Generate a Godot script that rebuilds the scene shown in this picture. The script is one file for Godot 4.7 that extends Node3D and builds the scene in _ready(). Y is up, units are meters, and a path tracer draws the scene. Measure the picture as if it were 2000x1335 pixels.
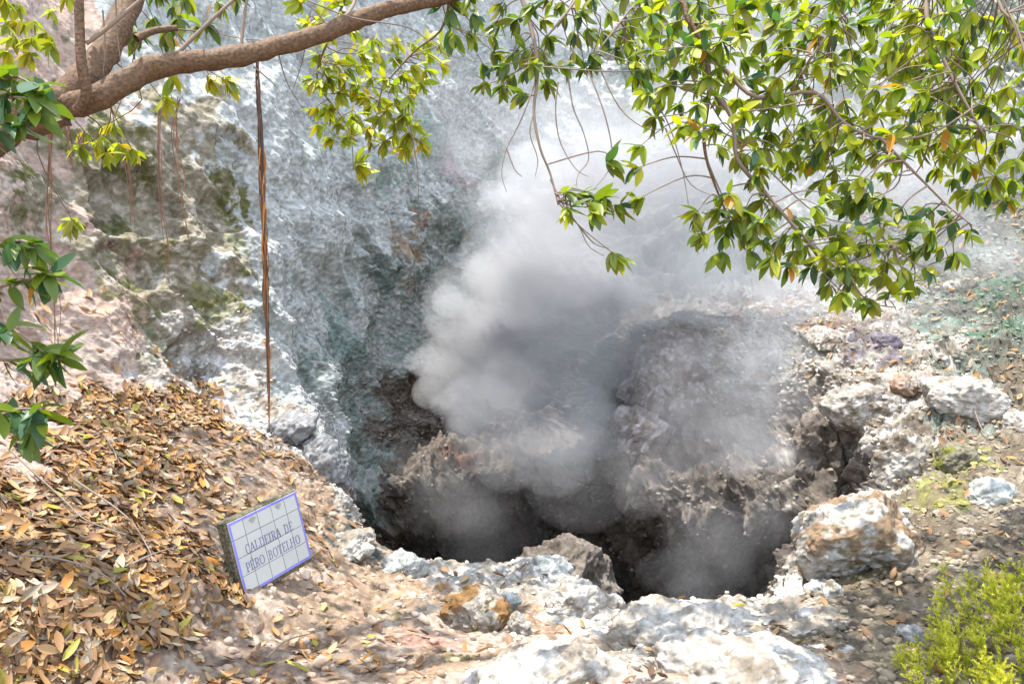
extends Node3D
# A steaming volcanic vent in a clay cliff: shelf with leaf litter, a tiled sign, rocks round the pit, an evergreen tree overhead.

# ---- lie of the land: 22 spokes round the pit, 13 points on each from the pit floor over the rim and out over the land (metres)
const NC := 22
const NJ := 13
var NET := PackedFloat32Array([0.3, -2.3, -5.7, 0, -2.1, -5.1, -0.1, -1.5, -4.85, -0.12, -0.8, -4.6, -0.143, -0.366, -4.214, -0.185, -0.301, -3.87, -0.232, -0.226, -3.376, -0.282, -0.088, -2.689, -0.4, 0, -1.6, -0.6, 0, 0.2, -0.8, 0, 1.5, -1, 0, 3, -1.5, 0.2, 5, 0.3, -2.3, -5.7, -0.3, -2.1, -5.2, -0.55, -1.5, -5, -0.6, -0.8, -4.75, -0.58, -0.332, -4.271, -0.696, -0.245, -3.931, -0.825, -0.132, -3.341, -1.016, -0.004, -2.653, -1.347, 0.133, -2.119, -1.9, 0.3, -0.6, -2.6, 0.6, 0.6, -3.6, 1, 1.6, -5, 3, 2.5, 0.3, -2.3, -5.7, -0.5, -2.1, -5.4, -0.95, -1.5, -5.2, -1, -0.8, -4.95, -0.829, -0.273, -4.383, -0.997, -0.122, -4.105, -1.178, 0.027, -3.471, -1.376, 0.259, -2.801, -1.656, 0.412, -2.422, -1.911, 0.657, -2.262, -2.6, 0.75, -1.6, -3.6, 1.6, -1.4, -4.6, 4, -1.2, 0.3, -2.3, -5.7, -0.6, -2.1, -5.5, -1.1, -1.5, -5.3, -1.1, -0.8, -5.1, -0.951, -0.219, -4.595, -1.172, 0.007, -4.381, -1.489, 0.212, -3.91, -1.885, 0.468, -3.549, -2.436, 0.734, -3.646, -2.617, 1.131, -3.919, -2.836, 1.889, -4.307, -3.164, 2.777, -4.87, -3.854, 4.723, -6.127, 0.3, -2.3, -5.7, -0.7, -2.1, -5.6, -1.2, -1.5, -5.5, -1.2, -0.8, -5.3, -1.025, -0.151, -4.76, -1.267, 0.1, -4.652, -1.573, 0.281, -4.582, -1.963, 0.498, -4.468, -2.256, 0.642, -4.493, -2.451, 1.026, -4.713, -2.675, 1.778, -5.1, -2.992, 2.804, -5.687, -3.554, 4.725, -6.838, 0.3, -2.3, -5.7, -0.7, -2.1, -5.8, -1.25, -1.5, -5.8, -1.25, -0.8, -5.5, -1.109, -0.092, -4.922, -1.283, 0.085, -4.903, -1.509, 0.231, -4.979, -1.822, 0.445, -5.068, -2.025, 0.655, -5.206, -2.167, 1.076, -5.382, -2.318, 1.863, -5.724, -2.561, 2.932, -6.319, -3.032, 5.023, -7.5, 0.3, -2.3, -5.7, -0.75, -2.1, -6, -1.3, -1.5, -6.1, -1.35, -0.7, -5.9, -1.244, 0.031, -5.299, -1.338, 0.212, -5.433, -1.434, 0.401, -5.568, -1.509, 0.57, -5.648, -1.602, 0.808, -5.792, -1.72, 1.239, -6.02, -1.886, 2.008, -6.46, -2.091, 3.082, -7.056, -2.484, 5.37, -8.272, 0.3, -2.3, -5.7, -1, -2.2, -6.9, -1.271, -1.377, -6.574, -1.303, -0.769, -6.275, -1.406, -0.468, -6.633, -1.449, -0.235, -6.776, -1.482, 0.017, -6.871, -1.515, 0.272, -6.967, -1.538, 0.629, -7.029, -1.583, 1.252, -7.139, -1.651, 2.059, -7.383, -1.839, 3.274, -8.004, -2.14, 5.816, -9.264, 0.3, -2.3, -5.7, -0.7, -2.2, -7.6, -0.956, -1.741, -7.424, -0.879, -0.749, -6.583, -1.041, -0.683, -7.306, -1.068, -0.451, -7.55, -1.082, -0.18, -7.699, -1.089, 0.157, -7.809, -1.096, 0.6, -7.938, -1.121, 1.302, -8.062, -1.187, 2.212, -8.324, -1.326, 3.573, -8.97, -1.54, 6.262, -10.257, 0.3, -2.3, -5.7, -0.2, -2.2, -8.1, -0.433, -1.919, -8.002, -0.384, -0.752, -6.786, -0.47, -0.815, -7.892, -0.487, -0.532, -8.246, -0.493, -0.234, -8.4, -0.499, 0.126, -8.565, -0.504, 0.605, -8.751, -0.567, 1.375, -8.989, -0.638, 2.396, -9.372, -0.726, 3.859, -10.036, -0.853, 6.758, -11.36, 0.3, -2.3, -5.7, 0.4, -2.2, -8, 0.264, -1.783, -7.823, 0.275, -0.786, -6.882, 0.418, -0.764, -7.901, 0.438, -0.504, -8.353, 0.459, -0.209, -8.811, 0.479, 0.18, -9.286, 0.499, 0.732, -9.789, 0.525, 1.59, -10.448, 0.561, 2.966, -11.402, 0.611, 4.967, -12.77, 0.662, 8.505, -14.409, 0.3, -2.3, -5.7, 1, -2.2, -7.1, 1.192, -1.508, -6.754, 1.027, -0.584, -5.902, 1.212, -0.16, -6.84, 1.115, 0.336, -6.876, 1.348, 0.531, -7.215, 1.56, 0.563, -7.83, 1.936, 0.76, -9.49, 2.242, 1.586, -11.158, 2.446, 3.085, -12.438, 2.65, 5.243, -13.834, 2.955, 9.296, -16.072, 0.3, -2.3, -5.7, 1.5, -2.2, -6.7, 1.873, -1.596, -6.536, 1.589, -0.603, -5.492, 1.85, -0.127, -6.388, 1.949, 0.245, -6.657, 2.125, 0.495, -7.006, 2.484, 0.626, -7.74, 3.146, 0.879, -9.511, 3.854, 1.724, -11.183, 4.28, 3.236, -12.465, 4.637, 5.243, -13.834, 5.172, 9.296, -16.072, 0.3, -2.3, -5.7, 1.7, -2.2, -6.2, 2.038, -1.318, -5.975, 1.909, -0.452, -5.214, 2.197, 0.034, -5.808, 2.292, 0.466, -5.985, 2.567, 0.674, -6.428, 3.205, 0.818, -7.367, 4.036, 1.157, -8.849, 4.841, 1.968, -10.21, 5.605, 3.38, -11.475, 6.268, 5.193, -12.81, 7.309, 8.769, -14.964, 0.3, -2.3, -5.7, 1.4, -2.1, -5.3, 1.855, -0.631, -4.878, 2.233, -0.278, -5.448, 2.19, 0.302, -5.093, 2.557, 0.445, -5.372, 3.006, 0.579, -5.802, 3.602, 0.837, -6.457, 4.278, 1.241, -7.34, 5.118, 1.911, -8.372, 6.019, 3.065, -9.388, 7.006, 4.602, -10.675, 8.424, 7.714, -12.747, 0.3, -2.3, -5.7, 1.4, -2.1, -5.1, 1.844, -0.552, -4.638, 2.27, -0.329, -5.134, 2.199, 0.161, -4.662, 2.516, 0.335, -4.845, 2.915, 0.543, -5.085, 3.496, 0.774, -5.532, 4.344, 1.147, -6.207, 5.573, 1.697, -7.116, 7.134, 2.707, -8.31, 8.599, 4.138, -9.577, 10.701, 7.187, -11.638, 0.3, -2.3, -5.7, 1.35, -2.1, -4.9, 1.706, -0.53, -4.388, 1.957, -0.305, -4.529, 2.107, -0.028, -4.274, 2.322, 0.128, -4.301, 2.608, 0.253, -4.374, 3.024, 0.355, -4.544, 3.822, 0.492, -4.873, 4.6, 0.9, -5, 6, 2, -5.2, 7.5, 3.5, -5.4, 9.5, 6, -5.5, 0.3, -2.3, -5.7, 1.2, -2.1, -4.7, 1.433, -0.606, -4.172, 1.441, -0.422, -4.052, 1.423, -0.2, -3.837, 1.59, -0.11, -3.65, 1.838, 0.004, -3.467, 2.239, 0.097, -3.483, 2.71, 0.143, -3.491, 3.8, 0.35, -3.4, 5.2, 0.9, -3.2, 7, 1.8, -3, 9, 3.5, -3, 0.3, -2.3, -5.7, 1, -2.1, -4.7, 1.15, -1.5, -4.35, 1.17, -0.8, -4, 1.177, -0.261, -3.572, 1.238, -0.178, -3.333, 1.345, -0.108, -3.041, 1.54, -0.06, -2.846, 1.815, -0.042, -2.748, 2.4, 0, -1.8, 3.5, 0.2, -1, 5, 0.6, 0, 7, 1.5, 1, 0.3, -2.3, -5.7, 0.8, -2.1, -4.7, 0.8, -1.5, -4.3, 0.82, -0.8, -3.95, 0.834, -0.256, -3.573, 0.791, -0.197, -3.279, 0.754, -0.115, -2.938, 0.726, -0.038, -2.596, 0.9, 0, -1.6, 1.1, 0, 0.2, 1.3, 0, 1.5, 1.6, 0, 3, 2, 0.2, 5, 0.3, -2.3, -5.7, 0.55, -2.1, -4.8, 0.5, -1.5, -4.4, 0.52, -0.8, -4, 0.542, -0.332, -3.58, 0.452, -0.241, -3.271, 0.373, -0.163, -2.98, 0.275, -0.056, -2.624, 0.3, 0, -1.6, 0.35, 0, 0.2, 0.4, 0, 1.5, 0.5, 0, 3, 0.6, 0.2, 5, 0.3, -2.3, -5.7, 0.25, -2.1, -5, 0.2, -1.5, -4.75, 0.22, -0.8, -4.5, 0.224, -0.327, -4.119, 0.155, -0.279, -3.772, 0.07, -0.226, -3.376, 0, -0.059, -2.643, 0, 0, -1.6, -0.1, 0, 0.2, -0.2, 0, 1.5, -0.25, 0, 3, -0.4, 0.2, 5])
const KIND := [
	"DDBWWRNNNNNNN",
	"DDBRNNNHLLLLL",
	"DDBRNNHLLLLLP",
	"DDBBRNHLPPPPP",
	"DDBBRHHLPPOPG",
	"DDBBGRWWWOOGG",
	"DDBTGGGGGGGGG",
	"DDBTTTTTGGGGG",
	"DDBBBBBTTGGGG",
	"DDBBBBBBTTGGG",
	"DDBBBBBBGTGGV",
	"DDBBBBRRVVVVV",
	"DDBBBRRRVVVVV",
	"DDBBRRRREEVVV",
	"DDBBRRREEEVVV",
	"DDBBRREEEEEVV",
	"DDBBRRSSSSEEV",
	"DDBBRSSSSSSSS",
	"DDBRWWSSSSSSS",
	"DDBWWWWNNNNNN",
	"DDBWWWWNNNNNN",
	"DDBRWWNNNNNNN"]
const REG := [
	"ppppgggggggg",
	"ppppgggggggg",
	"ppppgggggggc",
	"ppppggggcccc",
	"ppppggggcccc",
	"ppppgggccccc",
	"pppccccccccc",
	"pppccccccccc",
	"pppccccccccc",
	"pppccccccccc",
	"pppppphhhhhh",
	"pppppphhhhhh",
	"pppppphhhhhh",
	"pppphhhhhhhh",
	"pppphhhhhhhh",
	"pppphhhhhhhh",
	"ppppgggghhhh",
	"ppppgggggggg",
	"ppppgggggggg",
	"ppppgggggggg",
	"ppppgggggggg",
	"ppppgggggggg"]
const CS := [58, 46, 40, 44, 48, 56, 50, 46, 46, 48, 44, 44, 44, 44, 40, 44, 52, 48, 48, 46, 50, 46]
const RS := [8, 24, 60, 60, 64, 60, 64, 60, 64, 84, 64, 20]
# mineral patches: x, y, z, radius, r, g, b
var PATCHES := PackedFloat32Array([
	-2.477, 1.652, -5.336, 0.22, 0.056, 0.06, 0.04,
	-2.1, 0.675, -5.101, 0.14, 0.096, 0.088, 0.04,
	-1.077, 1.199, -8.099, 0.3, 0.288, 0.176, 0.08,
	-1.158, 0.909, -7.897, 0.22, 0.16, 0.232, 0.2,
	-0.952, 1.393, -8.388, 0.22, 0.288, 0.16, 0.104,
	-1.033, 0.789, -8.08, 0.2, 0.24, 0.176, 0.136,
	-2.112, 0.761, -5.187, 0.2, 0.6, 0.584, 0.56,
	-2.234, 0.772, -4.934, 0.18, 0.6, 0.584, 0.56,
	-1.919, 0.759, -5.405, 0.22, 0.6, 0.592, 0.576,
	-1.851, 0.426, -4.872, 0.3, 0.544, 0.536, 0.52,
	-1.992, 0.621, -5.202, 0.2, 0.576, 0.568, 0.56,
	-2.024, 1.128, -5.57, 0.16, 0.56, 0.544, 0.512,
	-2.271, 1.093, -5.227, 0.16, 0.48, 0.448, 0.416,
	-1.969, 1.329, -5.758, 0.2, 0.288, 0.304, 0.16,
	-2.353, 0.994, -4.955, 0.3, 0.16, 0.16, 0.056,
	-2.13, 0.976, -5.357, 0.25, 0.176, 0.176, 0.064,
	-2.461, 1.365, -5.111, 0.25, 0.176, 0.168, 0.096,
	-2.401, 0.779, -4.404, 0.2, 0.32, 0.264, 0.224,
	-1.537, 0.629, -7.025, 0.4, 0.208, 0.288, 0.264,
	-1.402, 0.308, -5.645, 0.3, 0.192, 0.224, 0.2,
	-1.136, 1.959, -8.288, 0.35, 0.192, 0.288, 0.248,
	-0.932, 2.356, -8.867, 0.35, 0.24, 0.336, 0.304,
	-1.381, -0.366, -6.749, 0.4, 0.104, 0.152, 0.128,
	-0.851, -0.193, -4.2, 0.35, 0.04, 0.068, 0.064,
	-0.578, 1.995, -9.268, 0.3, 0.44, 0.336, 0.336,
	-0.584, -0.188, -3.398, 0.12, 0.176, 0.152, 0.048,
	-0.774, -0.141, -3.311, 0.1, 0.16, 0.136, 0.04,
	-0.348, -0.168, -3.145, 0.2, 0.336, 0.176, 0.136,
	-0.2, -0.118, -2.871, 0.13, 0.208, 0.184, 0.064,
	0.23, -0.231, -3.34, 0.16, 0.264, 0.232, 0.16,
	0.284, -0.196, -3.153, 0.12, 0.336, 0.24, 0.176,
	-0.535, -0.215, -3.546, 0.14, 0.32, 0.216, 0.136,
	2.28, 0.128, -4.059, 0.2, 0.24, 0.24, 0.048,
	2.517, 0.215, -4.307, 0.2, 0.24, 0.24, 0.064,
	3.903, 0.986, -6.231, 0.4, 0.056, 0.128, 0.064,
	3.313, 0.693, -6.045, 0.35, 0.256, 0.336, 0.272,
	3.432, 0.763, -5.603, 0.3, 0.112, 0.192, 0.12,
	2.655, 0.569, -5.856, 0.25, 0.2, 0.176, 0.216,
	2.437, 0.636, -6.407, 0.2, 0.4, 0.24, 0.128,
	2.66, 0.443, -5.224, 0.2, 0.44, 0.336, 0.272,
	1.468, -0.061, -2.778, 0.2, 0.336, 0.272, 0.176,
	1.617, -0.082, -3.487, 0.2, 0.2, 0.176, 0.08,
	-0.47, -0.708, -7.078, 0.3, 0.224, 0.12, 0.096,
	-0.602, -0.718, -7.58, 0.2, 0.32, 0.24, 0.16,
	0.756, -0.704, -6.278, 0.2, 0.24, 0.144, 0.048,
	-0.942, 0.366, -8.113, 0.2, 0.288, 0.272, 0.224,
	-1.412, 0.167, -4.854, 0.15, 0.24, 0.24, 0.264,
	-1.416, 0.197, -4.652, 0.12, 0.4, 0.4, 0.376])
# hollows (and, negative, ledges) in the cliff: x, y, z, radius, depth
var DENTS := PackedFloat32Array([
	-2.452, 1.636, -5.366, 0.26, 0.2,
	-2.084, 0.633, -5.06, 0.15, 0.16,
	-2.126, 0.778, -5.184, 0.16, -0.09,
	-2.119, 1.988, -6.091, 0.12, 0.1,
	-2.33, 1.226, -5.233, 0.12, 0.08,
	-1.201, 1.259, -7.911, 0.3, -0.12,
	-1.422, 0.326, -5.731, 0.25, 0.1,
	-1.861, 0.753, -5.44, 0.2, -0.06,
	-2.079, 1.545, -5.795, 0.15, 0.08,
	-2.42, 1.239, -5.071, 0.15, 0.1,
	-2.532, 1.153, -4.661, 0.14, 0.07,
	-1.433, 1.512, -7.589, 0.25, 0.08])
var ROCKS := [
	["boulder", "large white and rust boulder on the right rim of the pit", "boulder", Vector3(1.716, 0.011, -3.722), Vector3(0.347, 0.225, 0.277), "X", 3, 54, 0.20, -0.12],
	["rock", "long white rock slab at the bottom edge below the rusty stone", "rock", Vector3(0.094, -0.097, -2.687), Vector3(0.322, 0.104, 0.193), "W", 5, 52, 0.10, 0.00],
	["rock", "flat white crusted slab at the bottom edge right of centre", "rock", Vector3(0.835, -0.097, -2.718), Vector3(0.375, 0.115, 0.206), "W", 11, 52, -0.10, 0.00],
	["rock", "white crusted rock slab along the near pit rim, right of centre", "rock", Vector3(0.769, -0.204, -3.227), Vector3(0.336, 0.090, 0.269), "W", 21, 48, 0.15, 0.00],
	["rock", "rust-edged whitish stone above the long white slab", "rock", Vector3(-0.164, -0.207, -3.409), Vector3(0.165, 0.100, 0.132), "Y", 31, 40, 0.30, 0.10],
	["rock", "upright white stone against the right end of the rust-edged stone", "rock", Vector3(0.038, -0.197, -3.228), Vector3(0.051, 0.083, 0.046), "W", 41, 26, 0.00, 0.30],
	["stone", "rounded pale stone just right of the rust-edged stone", "stone", Vector3(-0.005, -0.237, -3.577), Vector3(0.054, 0.035, 0.048), "G", 43, 20, 0.00, 0.00],
	["rock", "white lump on the pit rim right of the tiled sign", "rock", Vector3(-0.555, -0.273, -3.976), Vector3(0.121, 0.103, 0.109), "G", 51, 34, 0.40, 0.00],
	["rock", "low white crust on the pit rim nearest the sign's right edge", "rock", Vector3(-0.887, -0.182, -4.094), Vector3(0.158, 0.078, 0.143), "W", 53, 32, 0.20, 0.20],
	["rock", "broad pale lump on the rim between the two dark pit holes", "rock", Vector3(0.319, -0.256, -3.573), Vector3(0.140, 0.117, 0.126), "W", 61, 36, 0.20, 0.00],
	["stone", "small bluish white stone at the rim of the right hole", "stone", Vector3(0.478, -0.276, -3.570), Vector3(0.069, 0.060, 0.062), "W", 63, 22, 0.50, 0.30],
	["rock", "pale rim lump above the bend between the two dark holes", "rock", Vector3(0.192, -0.296, -4.023), Vector3(0.114, 0.063, 0.103), "G", 65, 30, 0.10, 0.00],
	["rock", "pinkish stone wedged below the left foot of the large boulder", "rock", Vector3(1.445, -0.164, -3.488), Vector3(0.075, 0.066, 0.067), "G", 71, 24, 0.30, 0.30],
	["rock", "rust-sided white stone under the large boulder's front", "rock", Vector3(1.469, -0.123, -3.394), Vector3(0.058, 0.089, 0.052), "X", 73, 26, 0.60, 0.50],
	["stone", "flat white stone on the soil below the wedged stones", "stone", Vector3(1.293, -0.138, -3.239), Vector3(0.060, 0.029, 0.060), "W", 75, 20, 0.00, 0.00],
	["stone", "white block at the edge of the brown soil, lower right", "stone", Vector3(1.379, -0.136, -3.138), Vector3(0.045, 0.041, 0.041), "W", 77, 20, 0.40, 0.10],
	["stone", "white stone at the brown soil's edge, lower of the pair", "stone", Vector3(1.328, -0.141, -3.035), Vector3(0.052, 0.032, 0.047), "W", 79, 20, 0.90, 0.10],
	["stone", "white flat-topped stone on the soil right of the large boulder", "stone", Vector3(2.202, 0.058, -3.629), Vector3(0.077, 0.035, 0.069), "W", 81, 22, 0.10, 0.10],
	["rock", "pointed grey stone on the dark slope above the flat white stone", "rock", Vector3(2.445, 0.121, -3.944), Vector3(0.137, 0.101, 0.110), "G", 83, 32, 0.20, 0.40],
	["rock", "white crusted outcrop on the right slope beside the dark soil", "rock", Vector3(2.790, 0.457, -4.816), Vector3(0.246, 0.127, 0.221), "W", 85, 38, -0.30, -0.25],
	["rock", "pale white rock at the right edge of the photo", "rock", Vector3(2.971, 0.311, -4.587), Vector3(0.126, 0.106, 0.113), "W", 87, 28, 0.30, -0.30],
	["rock", "yellow-green stained lump below the white outcrop on the right slope", "rock", Vector3(2.521, 0.182, -4.361), Vector3(0.166, 0.102, 0.149), "M", 89, 34, 0.30, 0.00],
	["stone", "small pale stone on the dark slope above the pointed grey stone", "stone", Vector3(2.630, 0.200, -4.263), Vector3(0.065, 0.060, 0.058), "G", 91, 20, 0.20, 0.20],
	["rock", "dark purple rock in the steam on the right slope", "rock", Vector3(2.782, 0.606, -5.909), Vector3(0.123, 0.065, 0.111), "U", 93, 26, 0.20, 0.00],
	["rock", "grey bulging rock under the cliff on the pit's left rim", "rock", Vector3(-1.158, -0.011, -4.835), Vector3(0.154, 0.205, 0.138), "K", 101, 40, 0.20, 0.45],
	["rock", "small dark wet rock below the grey bulge on the pit rim", "rock", Vector3(-1.053, -0.144, -4.740), Vector3(0.082, 0.077, 0.074), "D", 103, 24, 0.20, 0.20],
	["rock", "slate-grey slab at the cliff foot above the grey bulge", "rock", Vector3(-1.381, 0.229, -4.928), Vector3(0.169, 0.098, 0.152), "K", 105, 30, 0.10, 0.30],
	["stone", "bluish stone lying in the soil left of the yellow-green bush", "stone", Vector3(1.580, -0.051, -2.949), Vector3(0.059, 0.031, 0.053), "K", 107, 20, 0.20, 0.10],
	["rock_outcrop", "grey rock ridge rising between the two dark holes of the pit", "rock", Vector3(0.392, -0.965, -5.225), Vector3(0.371, 0.284, 0.297), "B", 111, 56, 0.30, 0.25],
	["rock_outcrop", "violet-white crusted crag standing in the steam above the pit", "rock", Vector3(1.343, 0.181, -6.646), Vector3(0.383, 0.344, 0.345), "C", 115, 52, 0.20, 0.35],
	["rock_outcrop", "pale crusted lump in the steam below the violet crag", "rock", Vector3(1.035, -0.223, -6.270), Vector3(0.237, 0.219, 0.213), "C", 117, 36, 0.30, 0.00],
	["rock_outcrop", "brown rock wall knob in the shadow below the right rim", "rock", Vector3(2.176, -0.139, -5.371), Vector3(0.223, 0.321, 0.200), "B", 119, 40, 0.30, 0.10],
	["rock", "low crusted rock at the steaming edge of the right slope", "rock", Vector3(2.417, 0.571, -6.105), Vector3(0.185, 0.099, 0.166), "R", 121, 36, 0.30, 0.00],
	["rock", "peach-coloured stone half buried on the right slope", "stone", Vector3(2.534, 0.462, -5.071), Vector3(0.100, 0.060, 0.090), "Q", 123, 22, 0.30, 0.00],
	["rock", "overhanging pale block on the right pit rim above the shaded wall", "rock", Vector3(2.274, 0.318, -5.096), Vector3(0.296, 0.152, 0.236), "R", 125, 38, 0.20, -0.20],
	["rock", "white crusted block at the right pit rim above the large boulder", "rock", Vector3(2.314, 0.118, -4.553), Vector3(0.173, 0.192, 0.138), "R", 127, 38, 0.20, -0.10]]
var LIMBS := [
	["trunk", [-2.75, 0.45, -1.9, -2.55, 1, -2.1, -2.2, 1.55, -2.35, -1.978, 1.753, -2.76, -1.752, 1.91, -2.838, -1.569, 1.976, -2.901], 0.1300, 0.0750],
	["limb", [-1.605, 1.964, -2.899, -1.462, 1.994, -2.904, -1.379, 2.051, -2.944, -1.28, 2.116, -2.996, -1.145, 2.142, -3.032, -0.996, 2.173, -3.088, -0.841, 2.225, -3.148, -0.699, 2.279, -3.208, -0.553, 2.351, -3.271, -0.401, 2.406, -3.332, -0.245, 2.454, -3.391, 0, 2.583, -3.515, 0.32, 2.744, -3.595, 0.736, 2.873, -3.566, 1.223, 2.956, -3.48, 1.777, 2.993, -3.385], 0.0470, 0.0200],
	["limb", [-1.605, 1.959, -2.898, -1.525, 2.062, -2.967, -1.484, 2.206, -3.094, -1.457, 2.378, -3.225, -1.441, 2.526, -3.302, -1.408, 2.976, -3.585, -1.33, 3.661, -4.01], 0.0600, 0.0300],
	["branch", [-1.489, 1.953, -2.846, -1.441, 2.009, -2.825, -1.445, 2.091, -2.819, -1.453, 2.21, -2.84, -1.458, 2.346, -2.864, -1.506, 2.583, -2.957], 0.0190, 0.0140],
	["branch", [-1.441, 2.172, -2.854, -1.375, 2.238, -2.896, -1.284, 2.345, -2.966, -1.162, 2.474, -3.039], 0.0080, 0.0060],
	["branch", [-1.228, 2.151, -3.033, -1.127, 2.28, -3.107, -1.051, 2.376, -3.174, -0.948, 2.526, -3.302], 0.0080, 0.0050],
	["branch", [-0.996, 2.179, -3.089, -0.993, 2.303, -3.131, -0.975, 2.46, -3.189], 0.0070, 0.0050],
	["branch", [-1.404, 2.244, -3.151, -1.36, 2.283, -3.209, -1.293, 2.303, -3.263], 0.0160, 0.0120],
	["branch", [-0.68, 2.292, -3.21, -0.632, 2.414, -3.384, -0.65, 2.611, -3.622], 0.0080, 0.0060],
	["branch", [0, 2.583, -3.515, 0.062, 2.385, -3.43, 0.092, 2.254, -3.356, 0.1, 2.126, -3.282, 0.085, 1.984, -3.227, 0.109, 1.846, -3.182, 0.148, 1.749, -3.165, 0.177, 1.632, -3.124], 0.0100, 0.0030],
	["branch", [0.32, 2.744, -3.595, 0.273, 2.5, -3.501, 0.224, 2.394, -3.381, 0.14, 2.284, -3.31], 0.0080, 0.0040],
	["branch", [0.736, 2.873, -3.566, 0.661, 2.41, -3.282, 0.729, 2.225, -3.198, 0.741, 2.068, -3.14, 0.717, 1.896, -3.09, 0.726, 1.802, -3.073, 0.759, 1.689, -3.033, 0.813, 1.558, -3], 0.0130, 0.0030],
	["branch", [0.729, 2.225, -3.198, 0.803, 2.122, -3.129, 0.902, 2.021, -3.061, 1.09, 2.033, -3.012, 1.188, 1.921, -2.962, 1.307, 1.866, -2.932, 1.489, 1.884, -2.935, 1.688, 2.009, -2.957], 0.0100, 0.0030],
	["branch", [0.741, 2.068, -3.14, 0.808, 1.947, -3.048, 0.813, 1.797, -2.971, 0.896, 1.687, -2.921, 0.998, 1.562, -2.878, 1.1, 1.456, -2.839, 1.185, 1.439, -2.826, 1.365, 1.492, -2.836], 0.0100, 0.0030],
	["branch", [1.223, 2.956, -3.48, 1.204, 2.493, -3.246, 1.223, 2.329, -3.166, 1.135, 2.21, -3.115, 1.052, 2.095, -3.074], 0.0100, 0.0040],
	["branch", [1.777, 2.993, -3.385, 1.586, 2.498, -3.196, 1.522, 2.317, -3.113, 1.57, 2.124, -3.028, 1.609, 2.011, -2.978, 1.67, 1.884, -2.935], 0.0110, 0.0040],
	["branch", [1.307, 1.866, -2.932, 1.424, 1.74, -2.89, 1.527, 1.633, -2.861, 1.605, 1.563, -2.828], 0.0060, 0.0020],
	["branch", [1.1, 1.456, -2.839, 1.177, 1.37, -2.794, 1.248, 1.3, -2.781, 1.338, 1.282, -2.778], 0.0050, 0.0015],
	["branch", [0.525, 2.79, -3.552, 0.53, 2.474, -3.395, 0.461, 2.382, -3.328, 0.316, 2.196, -3.244], 0.0080, 0.0030],
	["branch", [1.796, 2.667, -3.226, 1.755, 2.361, -3.07, 1.788, 2.259, -3.001, 1.801, 2.108, -2.924], 0.0060, 0.0040],
	["branch", [-0.245, 2.454, -3.391, -0.321, 2.397, -3.787, -0.497, 2.337, -4.081, -0.679, 2.14, -4.25, -0.47, 1.935, -4.213], 0.0070, 0.0020],
	["branch", [-0.65, 2.611, -3.622, -0.894, 2.41, -4.094, -0.992, 2.243, -4.268, -0.856, 2.021, -4.33, -0.829, 1.81, -4.293], 0.0070, 0.0020]]
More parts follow.
